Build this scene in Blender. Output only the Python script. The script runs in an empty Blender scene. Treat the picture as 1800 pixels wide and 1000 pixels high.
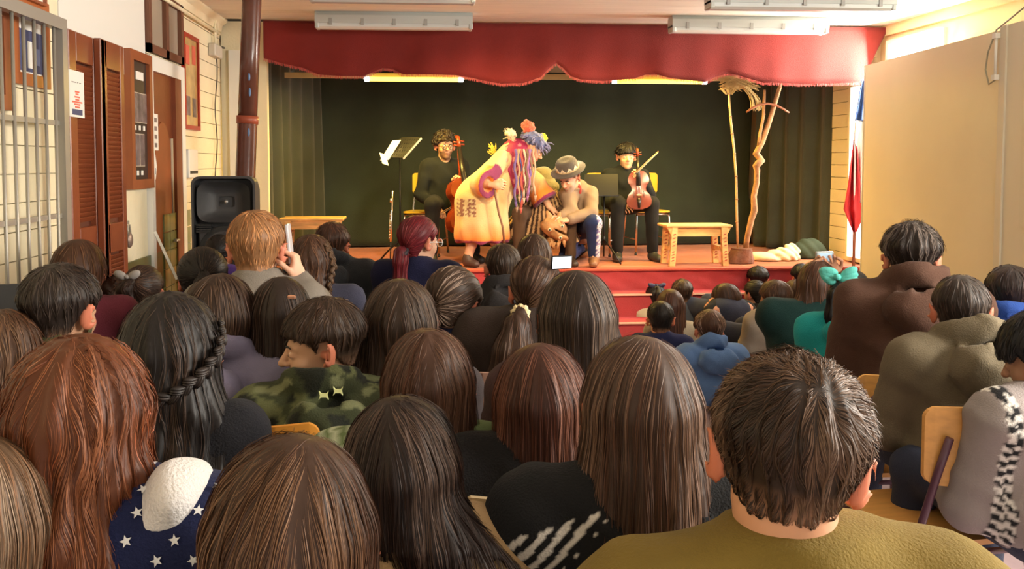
import bpy, math, random
import numpy as np
from mathutils import Vector, Matrix
C = bpy.context.scene.collection
random.seed(7); rng = np.random.default_rng(7)
PI = math.pi

# ------------------------------------------------------------------ camera
EYE = 1.46; FPX = 1500.0; YAW = 4.0; PITCH = 3.0
cx0 = 740 + FPX*math.tan(math.radians(YAW))
cy0 = 286 + FPX*math.tan(math.radians(PITCH))/math.cos(math.radians(YAW))
cam_d = bpy.data.cameras.new('camera'); cam = bpy.data.objects.new('camera', cam_d); C.objects.link(cam)
cam.location = (0, 0, EYE)
cam.rotation_euler = (math.radians(90-PITCH), 0, math.radians(-YAW))
cam_d.sensor_width = 36; cam_d.lens = 36*FPX/1800
cam_d.shift_x = (900-cx0)/1800; cam_d.shift_y = (cy0-500)/1800
cam_d.clip_start = 0.02
bpy.context.scene.camera = cam
CR = np.array(cam.rotation_euler.to_matrix())

def ray(px, py):
    d = np.array([(px-cx0)/FPX, -(py-cy0)/FPX, -1.0])
    return CR @ d
def W(px, py, Y):            # the point of the vertical plane y = Y seen at a pixel
    d = ray(px, py); t = Y/d[1]
    return np.array([d[0]*t, Y, EYE+d[2]*t])
def WX(px, py, X):           # the point of a side wall
    d = ray(px, py); t = X/d[0]
    return np.array([X, d[1]*t, EYE+d[2]*t])
def WZ(px, py, Z):
    d = ray(px, py); t = (Z-EYE)/d[2]
    return np.array([d[0]*t, d[1]*t, Z])

# ------------------------------------------------------------------ world, light, exposure
sc = bpy.context.scene
sc.view_settings.view_transform = 'Standard'; sc.view_settings.look = 'None'
sc.view_settings.exposure = 0.45; sc.view_settings.gamma = 1; sc.view_settings.use_curve_mapping = False
w = bpy.data.worlds.new('world'); sc.world = w; w.use_nodes = True
bg = w.node_tree.nodes['Background']; bg.inputs[0].default_value = (1.0, 0.93, 0.82, 1); bg.inputs[1].default_value = 0.9
sc.cycles.max_bounces = 5; sc.cycles.diffuse_bounces = 3; sc.cycles.glossy_bounces = 2
sc.cycles.transmission_bounces = 4; sc.cycles.caustics_reflective = False; sc.cycles.caustics_refractive = False
sc.cycles.use_denoising = True

def area(name, loc, target, sx, sy, power, col):
    l = bpy.data.lights.new(name, 'AREA'); l.shape = 'RECTANGLE'; l.size = sx; l.size_y = sy; l.energy = power; l.color = col
    o = bpy.data.objects.new(name, l); C.objects.link(o); o.location = loc
    d = Vector(target)-Vector(loc); o.rotation_euler = d.to_track_quat('-Z', 'Y').to_euler(); return o
# daylight through the side windows of the hall (right wall, in front of the partition) and the high window beside the stage
area('window_daylight', (3.85, 1.9, 1.9), (-1.6, 3.9, 1.2), 3.2, 1.2, 300, (1.0, .95, .86))
area('window_daylight', (3.9, 6.6, 2.25), (1.9, 6.2, 2.1), 0.9, .5, 110, (1.0, .93, .82))
# sunlight from the window beside the flag
area('window_daylight', (3.85, 7.6, 1.5), (1.0, 7.3, 1.0), 0.4, 1.4, 22, (1.0, .93, .82))
area('window_daylight', (-1.45, 8.3, 1.6), (0.5, 8.0, 1.0), 0.4, 1.6, 10, (1.0, .9, .75))  # warm area lamp at the left wing wall, where no window is built
# the stage spotlights hung from the hall ceiling
for lx, tx in ((0.2, 0.8), (1.9, 1.3)):
    l = bpy.data.lights.new('stage_spotlight', 'SPOT'); l.energy = 190; l.color = (1.0, .76, .42); l.spot_size = math.radians(62); l.spot_blend = .6; l.shadow_soft_size = .12
    o = bpy.data.objects.new('stage_spotlight', l); C.objects.link(o); o.location = (lx, 4.9, 2.5)
    o.rotation_euler = (Vector((tx, 7.7, .7))-o.location).to_track_quat('-Z', 'Y').to_euler()
# low sun through the hall's right-hand windows onto the left wall
s = bpy.data.lights.new('sun', 'SUN'); s.energy = 0.0; s.color = (1, .9, .72); s.angle = .02
so = bpy.data.objects.new('sun', s); C.objects.link(so); so.rotation_euler = Vector((-1, .55, -.42)).to_track_quat('-Z', 'Y').to_euler()

# ------------------------------------------------------------------ materials
MATS = {}
def mat(name, col=(.5,.5,.5), rough=.6, metal=0., bump=0., bscale=40., attr=False, var=0., vscale=6., sss=0., emit=None, estr=0., sheen=0., spec=None, alpha=None, stretch=None, trans=0.):
    if name in MATS: return MATS[name]
    m = bpy.data.materials.new(name); m.use_nodes = True; nt = m.node_tree; b = nt.nodes['Principled BSDF']; L = nt.links
    b.inputs['Base Color'].default_value = (*col, 1); b.inputs['Roughness'].default_value = rough; b.inputs['Metallic'].default_value = metal
    if spec is not None: b.inputs['Specular IOR Level'].default_value = spec
    if sss: b.inputs['Subsurface Weight'].default_value = sss; b.inputs['Subsurface Radius'].default_value = (.02, .007, .004); b.inputs['Subsurface Scale'].default_value = 1
    if sheen: b.inputs['Sheen Weight'].default_value = sheen; b.inputs['Sheen Roughness'].default_value = .5
    if trans: b.inputs['Transmission Weight'].default_value = trans
    if emit: b.inputs['Emission Color'].default_value = (*emit, 1); b.inputs['Emission Strength'].default_value = estr
    src = None
    tc = nt.nodes.new('ShaderNodeTexCoord'); mp = nt.nodes.new('ShaderNodeMapping'); L.new(tc.outputs['Object'], mp.inputs[0])
    if stretch: mp.inputs['Scale'].default_value = stretch
    if attr:
        a = nt.nodes.new('ShaderNodeVertexColor'); a.layer_name = 'Col'; src = a.outputs[0]
    if var:
        n = nt.nodes.new('ShaderNodeTexNoise'); n.inputs['Scale'].default_value = vscale; n.inputs['Detail'].default_value = 5; L.new(mp.outputs[0], n.inputs['Vector'])
        r = nt.nodes.new('ShaderNodeMapRange'); r.inputs[1].default_value = .3; r.inputs[2].default_value = .7; r.inputs[3].default_value = 1-var; r.inputs[4].default_value = 1+var
        L.new(n.outputs[0], r.inputs[0])
        mx = nt.nodes.new('ShaderNodeVectorMath'); mx.operation = 'SCALE'
        if src: L.new(src, mx.inputs[0])
        else: mx.inputs[0].default_value = col
        L.new(r.outputs[0], mx.inputs['Scale']); src = mx.outputs[0]
    if src: L.new(src, b.inputs['Base Color'])
    if bump:
        n = nt.nodes.new('ShaderNodeTexNoise'); n.inputs['Scale'].default_value = bscale; n.inputs['Detail'].default_value = 4; L.new(mp.outputs[0], n.inputs['Vector'])
        bp = nt.nodes.new('ShaderNodeBump'); bp.inputs['Strength'].default_value = bump; bp.inputs['Distance'].default_value = .01
        L.new(n.outputs[0], bp.inputs['Height']); L.new(bp.outputs[0], b.inputs['Normal'])
    MATS[name] = m; return m

# ------------------------------------------------------------------ objects
def tag(o, label=None, cat=None, group=None, kind=None):
    if label: o['label'] = label
    if cat: o['category'] = cat
    if group: o['group'] = group
    if kind: o['kind'] = kind
    return o
def thing(name, label, cat, loc=(0,0,0), group=None):
    o = bpy.data.objects.new(name, None); C.objects.link(o); o.location = tuple(float(v) for v in loc); o.empty_display_size = .05
    return tag(o, label, cat, group)
def npmesh(name, V, F, col=None, smooth=True):
    """V (n,3); F (m,4) or (m,3) array, or list of index tuples"""
    me = bpy.data.meshes.new(name); V = np.asarray(V, np.float32)
    if isinstance(F, np.ndarray):
        k = F.shape[1]; me.vertices.add(len(V)); me.vertices.foreach_set('co', V.ravel())
        me.loops.add(F.size); me.loops.foreach_set('vertex_index', F.ravel().astype(np.int32))
        me.polygons.add(len(F)); me.polygons.foreach_set('loop_start', np.arange(0, F.size, k, dtype=np.int32))
        me.update(calc_edges=True); me.validate()
    else:
        me.from_pydata([tuple(v) for v in V.tolist()], [], F)
    if smooth: me.polygons.foreach_set('use_smooth', np.ones(len(me.polygons), bool))
    if col is not None:
        a = me.color_attributes.new('Col', 'FLOAT_COLOR', 'POINT'); c = np.ones((len(V), 4), np.float32); c[:, :3] = col
        a.data.foreach_set('color', c.ravel())
    me.update(); return me
def addmesh(name, me, m, parent=None, **t):
    o = bpy.data.objects.new(name, me); C.objects.link(o)
    if m is not None: me.materials.append(m)
    if parent is not None: o.parent = parent
    return tag(o, **t) if t else o
def local(V, parent):
    V = np.asarray(V, float)
    p = parent
    while p is not None: V = V - np.array(p.location); p = p.parent
    return V

class MB:
    """collects solids given in world coordinates"""
    def __init__(s): s.V = []; s.F = []; s.S = []
    def add(s, V, F, smooth=False):
        n = len(s.V); s.V += [tuple(map(float, v)) for v in V]; s.F += [tuple(i+n for i in f) for f in F]; s.S += [smooth]*len(F); return s
    def box(s, lo, hi, R=None, c=None, bev=0.0):
        lo = np.array(lo, float); hi = np.array(hi, float)
        mid = (lo+hi)/2; h = np.abs(hi-lo)/2
        if bev <= 0:
            P = [mid+h*np.array(q) for q in ((-1,-1,-1),(1,-1,-1),(1,1,-1),(-1,1,-1),(-1,-1,1),(1,-1,1),(1,1,1),(-1,1,1))]
            F = [(0,3,2,1),(4,5,6,7),(0,1,5,4),(1,2,6,5),(2,3,7,6),(3,0,4,7)]
        else:
            b = min(bev, h.min()*.9); P = []; F = []
            idx = {}
            for sx in (-1,1):
                for sy in (-1,1):
                    for sz in (-1,1):
                        sg = np.array((sx,sy,sz))
                        for a in range(3):
                            v = mid+sg*(h-b); v[a] = mid[a]+sg[a]*h[a]
                            idx[(sx,sy,sz,a)] = len(P); P.append(v)
            def q(*k): F.append(tuple(idx[i] for i in k))
            for a in range(3):
                u, v2 = [(1,2),(2,0),(0,1)][a]
                for sg in (-1,1):
                    ks = []
                    for (p1,p2) in ((-1,-1),(1,-1),(1,1),(-1,1)):
                        t = [0,0,0]; t[a] = sg; t[u] = p1; t[v2] = p2; ks.append((*t, a))
                    if sg < 0: ks = ks[::-1]
                    q(*ks)
            for a in range(3):
                u, v2 = [(1,2),(2,0),(0,1)][a]
                for s1 in (-1,1):
                    for s2 in (-1,1):
                        def k(e, ax):
                            t = [0,0,0]; t[a] = e; t[u] = s1; t[v2] = s2; return (*t, ax)
                        ks = [k(-1,u), k(1,u), k(1,v2), k(-1,v2)]
                        if s1*s2 > 0: ks = ks[::-1]
                        q(*ks)
            for sx in (-1,1):
                for sy in (-1,1):
                    for sz in (-1,1):
                        ks = [(sx,sy,sz,0),(sx,sy,sz,1),(sx,sy,sz,2)]
                        if sx*sy*sz < 0: ks = ks[::-1]
                        q(*ks)
        if R is not None:
            cc = mid if c is None else np.array(c); P = [cc+np.array(R)@(p-cc) for p in P]
        return s.add(P, F)
    def tube(s, pts, r, n=10, cap=True):
        pts = [np.array(p, float) for p in pts]; m = len(pts)
        rr = r if hasattr(r, '__len__') else [r]*m
        t0 = pts[1]-pts[0]; t0 /= np.linalg.norm(t0)+1e-9
        u = np.cross(t0, (0,0,1)); 
        if np.linalg.norm(u) < .1: u = np.cross(t0, (0,1,0))
        u /= np.linalg.norm(u); V = []; F = []
        for i, p in enumerate(pts):
            t = pts[min(i+1,m-1)]-pts[max(i-1,0)]; t /= np.linalg.norm(t)+1e-9
            u = u-t*np.dot(u,t); u /= np.linalg.norm(u)+1e-9; v = np.cross(t,u)
            for k in range(n):
                a = 2*PI*k/n; V.append(p+rr[i]*(u*math.cos(a)+v*math.sin(a)))
        for i in range(m-1):
            for k in range(n): F.append((i*n+k, i*n+(k+1)%n, (i+1)*n+(k+1)%n, (i+1)*n+k))
        s.add(V, F, True)
        if cap:
            s.F.append(tuple(len(s.V)-m*n+k for k in range(n))[::-1]); s.S.append(False)
            s.F.append(tuple(len(s.V)-n+k for k in range(n))); s.S.append(False)
        return s
    def lathe(s, prof, c, n=20, axis=None, sx=1, sy=1):
        c = np.array(c, float); V = []; F = []; m = len(prof)
        A = np.eye(3)
        if axis is not None: A = np.array(Vector((0,0,1)).rotation_difference(Vector(axis)).to_matrix())
        for (r, z) in prof:
            for k in range(n):
                a = 2*PI*k/n; V.append(c+A@np.array([r*math.cos(a)*sx, r*math.sin(a)*sy, z]))
        for i in range(m-1):
            for k in range(n): F.append((i*n+k, i*n+(k+1)%n, (i+1)*n+(k+1)%n, (i+1)*n+k))
        F.append(tuple(range(n))[::-1]); F.append(tuple((m-1)*n+k for k in range(n)))
        return s.add(V, F, True)
    def ell(s, c, r, R=None, n=12, m=7):
        c = np.array(c, float); V = []; F = []
        R = np.eye(3) if R is None else np.array(R)
        for i in range(m+1):
            ph = PI*i/m
            for k in range(n):
                a = 2*PI*k/n; V.append(c+R@(np.array(r)*np.array([math.sin(ph)*math.cos(a), math.sin(ph)*math.sin(a), math.cos(ph)])))
        for i in range(m):
            for k in range(n): F.append((i*n+k, (i+1)*n+k, (i+1)*n+(k+1)%n, i*n+(k+1)%n))
        return s.add(V, F, True)
    def prism(s, poly, o, u, v, d):
        """polygon in the plane o + a*u + b*v, pushed along d"""
        o, u, v, d = (np.array(q, float) for q in (o,u,v,d)); n = len(poly)
        V = [o+a*u+b*v for a,b in poly]+[o+a*u+b*v+d for a,b in poly]
        F = [tuple(range(n))[::-1], tuple(range(n,2*n))]+[(k,(k+1)%n,n+(k+1)%n,n+k) for k in range(n)]
        if np.dot(np.cross(u,v), d) < 0: F = [f[::-1] for f in F]
        return s.add(V, F)
    def build(s, name, m, parent=None, **t):
        V = local(np.array(s.V), parent) if parent is not None else np.array(s.V)
        org = None
        if parent is None and (t.get('cat') or t.get('kind') == 'structure') and len(V):
            org = np.array([(V[:,0].min()+V[:,0].max())/2, (V[:,1].min()+V[:,1].max())/2, V[:,2].min()]); V = V-org
        me = bpy.data.meshes.new(name); me.from_pydata([tuple(v) for v in V.tolist()], [], s.F)
        me.polygons.foreach_set('use_smooth', s.S); me.update()
        o = addmesh(name, me, m, parent, **t)
        if org is not None: o.location = tuple(org.tolist())
        return o

# ------------------------------------------------------------------ signed distance modelling
f32 = np.float32
def sph(P, c, r): return np.linalg.norm(P-np.asarray(c, f32), axis=1)-r
def ell(P, c, r, R=None):
    Q = P-np.asarray(c, f32)
    if R is not None: Q = Q@np.asarray(R, f32)
    r = np.asarray(r, f32); k0 = np.sqrt(((Q/r)**2).sum(1)); k1 = np.sqrt(((Q/(r*r))**2).sum(1))+1e-9
    return k0*(k0-1)/k1
def cone(P, a, b, ra, rb):
    a = np.asarray(a, f32); b = np.asarray(b, f32); ba = b-a; h = np.clip(((P-a)@ba)/max(float(ba@ba), 1e-9), 0, 1)
    return np.linalg.norm(P-a-h[:, None]*ba, axis=1)-(ra+(rb-ra)*h)
def smin(a, b, k):
    h = np.clip(.5+.5*(b-a)/k, 0, 1); return b*(1-h)+a*h-k*h*(1-h)
def smax(a, b, k): return -smin(-a, -b, k)
def nz(P, f, ph=0.):
    x, y, z = (P*f).T
    return (np.sin(x+1.7*np.sin(y*.9+ph)+ph)+np.sin(y*1.3+1.5*np.sin(z*1.1+ph*2))+np.sin(z*1.2+1.6*np.sin(x*1.2+ph*3)))/3
def axis_steps(lo, hi, fine, bands):
    """axis coordinates: step `fine[0]` inside bands, `fine[1]` outside"""
    out = [lo]; x = lo
    while x < hi:
        inside = any(a-1e-6 <= x < b for a, b in bands)
        nxt = x+(fine[0] if inside else fine[1])
        if not inside:
            for a, b in bands:
                if x < a < nxt: nxt = a+1e-9
        x = nxt; out.append(x)
    return np.array(out, f32)
def nets(fn, X, Y, Z):
    nx, ny, nzz = len(X), len(Y), len(Z)
    G = np.stack(np.meshgrid(X, Y, Z, indexing='ij'), -1).reshape(-1, 3).astype(f32)
    D = fn(G).reshape(nx, ny, nzz).astype(f32); D[np.abs(D) < 1e-7] = 1e-7
    D[0] = np.abs(D[0]); D[-1] = np.abs(D[-1]); D[:, 0] = np.abs(D[:, 0]); D[:, -1] = np.abs(D[:, -1]); D[:, :, 0] = np.abs(D[:, :, 0]); D[:, :, -1] = np.abs(D[:, :, -1])
    S = D < 0
    cs = np.zeros((nx-1, ny-1, nzz-1), np.int8)
    for i in (0, 1):
        for j in (0, 1):
            for k in (0, 1): cs += S[i:nx-1+i, j:ny-1+j, k:nzz-1+k]
    act = (cs > 0) & (cs < 8); I, J, K = np.nonzero(act); idx = -np.ones(act.shape, np.int64); idx[I, J, K] = np.arange(len(I))
    acc = np.zeros((len(I), 3)); cnt = np.zeros(len(I))
    for ax in range(3):
        for p in (0, 1):
            for q in (0, 1):
                o0 = [0, 0, 0]; u, v = [(1, 2), (0, 2), (0, 1)][ax]; o0[u] = p; o0[v] = q; o1 = list(o0); o1[ax] = 1
                a = D[I+o0[0], J+o0[1], K+o0[2]]; b = D[I+o1[0], J+o1[1], K+o1[2]]
                mk = (a < 0) != (b < 0); t = np.where(mk, a/(a-b+1e-20), 0)
                A = np.stack([X[I+o0[0]], Y[J+o0[1]], Z[K+o0[2]]], 1); B = np.stack([X[I+o1[0]], Y[J+o1[1]], Z[K+o1[2]]], 1)
                acc += np.where(mk[:, None], A+(B-A)*t[:, None], 0); cnt += mk
    V = acc/np.maximum(cnt, 1)[:, None]; Q = []
    def quads(m, i, j, k, offs):
        a, b, c, d = [idx[i+o[0], j+o[1], k+o[2]] for o in offs]
        fl = m; q = np.stack([a, b, c, d], 1); q[fl] = q[fl][:, ::-1]; Q.append(q)
    i, j, k = np.nonzero(S[:-1, 1:-1, 1:-1] != S[1:, 1:-1, 1:-1]); j += 1; k += 1
    quads(~S[i, j, k], i, j, k, [(0, -1, -1), (0, 0, -1), (0, 0, 0), (0, -1, 0)])
    i, j, k = np.nonzero(S[1:-1, :-1, 1:-1] != S[1:-1, 1:, 1:-1]); i += 1; k += 1
    quads(S[i, j, k], i, j, k, [(-1, 0, -1), (0, 0, -1), (0, 0, 0), (-1, 0, 0)])
    i, j, k = np.nonzero(S[1:-1, 1:-1, :-1] != S[1:-1, 1:-1, 1:]); i += 1; j += 1
    quads(~S[i, j, k], i, j, k, [(-1, -1, 0), (0, -1, 0), (0, 0, 0), (-1, 0, 0)])
    return V, np.concatenate(Q).astype(np.int32)
def sdfmesh(fn, lo, hi, h):
    return nets(fn, *[np.arange(lo[a]-2*h, hi[a]+2.5*h, h, dtype=f32) for a in range(3)])
def grad(fn, P, e=.0015):
    d = fn(P); g = np.stack([fn(P+np.array(v, f32)*e)-d for v in ((1,0,0),(0,1,0),(0,0,1))], 1)
    return d, g/(np.linalg.norm(g, axis=1)[:, None]+1e-9)
def unit(v): v = np.asarray(v, float); return v/(np.linalg.norm(v)+1e-9)
def rotz(a): c, s_ = math.cos(a), math.sin(a); return np.array([[c,-s_,0],[s_,c,0],[0,0,1.]])
def rotx(a): c, s_ = math.cos(a), math.sin(a); return np.array([[1,0,0],[0,c,-s_],[0,s_,c]])
def roty(a): c, s_ = math.cos(a), math.sin(a); return np.array([[c,0,s_],[0,1,0],[-s_,0,c]])
# ------------------------------------------------------------------ people
def head_sdf(P):
    d = ell(P, (0,-.014,.032), (.074,.094,.084))
    d = smin(d, ell(P, (0,.028,-.035), (.056,.060,.078)), .03)
    d = smin(d, sph(P, (0,.066,-.092), .016), .03)
    d = smin(d, ell(P, (0,.06,.018), (.05,.028,.014)), .015)
    for s in (-1,1):
        d = smin(d, sph(P, (s*.036,.058,-.03), .018), .02)
        d = smax(d, -sph(P, (s*.031,.101,.001), .0125), .012)
        d = smin(d, ell(P, (s*.031,.078,.000), (.0135,.0125,.010)), .004)
    d = smin(d, cone(P, (0,.088,.008), (0,.108,-.024), .007, .0115), .010)
    for s in (-1,1): d = smin(d, sph(P, (s*.012,.097,-.027), .008), .006)
    d = smin(d, ell(P, (0,.086,-.051), (.022,.010,.0055)), .005)
    d = smin(d, ell(P, (0,.084,-.062), (.018,.010,.006)), .005)
    d = smax(d, -ell(P, (0,.098,-.0565), (.020,.006,.0012)), .002)
    return d
def ear_sdf(P):
    d = None
    for s in (-1,1):
        R = rotz(-s*.72)@roty(s*.14)@rotx(-.12)
        e = ell(P, (s*.088,-.016,-.004), (.0085,.023,.036), R)
        e = smax(e, -ell(P, (s*.094,-.009,.0), (.006,.012,.023), R), .004)
        e = smin(e, sph(P, (s*.079,-.002,-.031), .0075), .008)
        e = smin(e, cone(P, (s*.07,-.005,-.004), (s*.08,-.01,-.004), .012, .009), .006)
        d = e if d is None else np.minimum(d, e)
    return d
def eyes_parts(root, hc, R, s, iris=(.10,.05,.03)):
    wm = mat('eye_white', (.82,.80,.77), .25); im = mat('iris_%d' % int(iris[0]*100), iris, .2)
    for sx in (-1,1):
        c = hc+R@np.array((sx*.031,.0775,0))*s
        e = MB().ell(c, (.0112*s,)*3, n=10, m=6).build('eye', wm, root)
        MB().ell(hc+R@np.array((sx*.031,.0868,0))*s, (.0046*s,.0034*s,.0046*s), R, n=8, m=5).build('iris', im, e)
        MB().tube([hc+R@np.array((sx*(.016+.032*t),.094-.010*t*t-.004*abs(t),.019+.006*math.sin(PI*t)))*s for t in np.linspace(0,1,6)], [.0018*s,.003*s,.003*s,.0028*s,.002*s,.001*s], 6).build('eyebrow', mat('brow_hair', (.02,.014,.01), .7), root)

_HANDS = {}
def hand_template(kind):
    """wrist at the origin, fingers along +y, palm facing -z, thumb towards +x"""
    if kind in _HANDS: return _HANDS[kind]
    curl = {'relaxed': .45, 'grip': 1.15, 'point': .25, 'flat': .12}[kind]
    chains = []
    for i, (x, L, r) in enumerate(((.030,.070,.0085),(.010,.079,.0088),(-.011,.073,.0083),(-.030,.058,.0075))):
        p = np.array((x, .088-.004*abs(i-1), 0.)); a = 0.; c = curl*(1+.12*i)
        if kind == 'point' and i > 0: c = .95
        pts = [np.array((x*.8, .045, 0.)), p]; sp = -x*0+.12*(1.5-i)*(-1)*-1
        for f, ll in enumerate((.45,.31,.24)):
            a += c*(.8 if f == 0 else 1.0)
            p = p+L*ll*np.array((.10*(1.5-i)*math.cos(a), math.cos(a), -math.sin(a))); pts.append(p)
        chains.append((pts, r))
    th = [np.array((.022,.018,-.004)), np.array((.046,.042,-.014)), np.array((.056,.066,-.022-.012*curl)), np.array((.052-.010*curl,.086,-.030-.022*curl))]
    chains.append((th, .0098))
    def fn(P):
        d = ell(P, (0,.05,0), (.040,.046,.0135))
        d = smin(d, cone(P, (0,-.02,0), (0,.03,0), .023, .024), .02)
        d = smin(d, ell(P, (.026,.034,-.008), (.016,.028,.013)), .01)
        for pts, r in chains:
            e = None
            for k in range(len(pts)-1):
                q = cone(P, pts[k], pts[k+1], r*(1-.07*k), r*(1-.07*(k+1)))
                e = q if e is None else smin(e, q, .003)
            d = smin(d, e, .004)
        return d
    _HANDS[kind] = sdfmesh(fn, (-.06,-.045,-.10), (.075,.18,.025), .0042)
    return _HANDS[kind]
def hand_at(kind, wrist, fdir, palm, side, s):
    """side +1: thumb on the +x side of the template, -1 mirrored"""
    V, F = hand_template(kind); y = unit(fdir); z = -unit(palm); z = unit(z-y*np.dot(z,y)); x = np.cross(y, z)
    V2 = V*s; 
    if side < 0: V2 = V2*np.array((-1,1,1)); F = F[:, ::-1]
    return V2@np.stack([x,y,z])+np.asarray(wrist), F

def seated(hc, s=1., yaw=0., seat=.45, floor=0., sw=.36, floor_sit=False, lean=0., neck=.110, arms='lap', handL=None, handR=None, knee_out=.0):
    """joint positions of a seated figure whose head centre is hc (world)"""
    R = rotz(-math.radians(yaw)); X, Y = R[:,0], R[:,1]; Z = np.array((0,0,1.))
    J = {'R': R}; nb = hc-Z*neck*s-Y*.030*s; J['nb'] = nb
    pz = floor+(.10 if floor_sit else seat+.085)*1.0
    L = nb[2]-pz; pel = nb-Z*L-Y*(.03+lean); J['pel'] = np.array((pel[0], pel[1], pz))
    pel = J['pel']; J['s'] = s; J['sw'] = sw
    up = unit(nb-pel); J['up'] = up
    for k, sg in (('L',-1),('R',1)):
        sh = nb-up*.045*s+X*sg*sw*.44; J['sh'+k] = sh
        if arms == 'lap':
            el = sh-Z*.25*s+Y*.07+X*sg*.035; wr = el+Y*.19*s-X*sg*.09-Z*.02
        elif arms == 'down':
            el = sh-Z*.26*s+Y*.04+X*sg*.04; wr = el+Y*.20*s-X*sg*.04-Z*.08
        h = handL if k == 'L' else handR
        if h is not None:
            wr = np.asarray(h, float); d = wr-sh; D = min(np.linalg.norm(d), .50*s); mid = sh+unit(d)*D/2
            wr = sh+unit(d)*min(np.linalg.norm(d), .52*s)
            sag = math.sqrt(max((.265*s)**2-(D/2)**2, .0004)); el = mid+unit(-Z*.9+X*sg*.5-Y*.25-unit(d)*np.dot(-Z*.9+X*sg*.5-Y*.25, unit(d)))*sag
        J['el'+k] = el; J['wr'+k] = wr
        hip = pel+X*sg*.085*s; J['hip'+k] = hip
        if floor_sit:
            J['kn'+k] = hip+Y*.27*s+X*sg*.14*s+Z*.04; J['an'+k] = pel+Y*.26*s-X*sg*.10*s-Z*(.03); J['to'+k] = J['an'+k]-X*sg*.10*s+Y*.05-Z*.01
        else:
            kn = hip+Y*.40*s+X*sg*(.04+knee_out); kn[2] = pz+.01; J['kn'+k] = kn
            an = kn+Y*.02+X*sg*.01; an[2] = floor+.075; J['an'+k] = an; J['to'+k] = an+Y*.13*s+X*sg*.02-Z*.045
    return J

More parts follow.
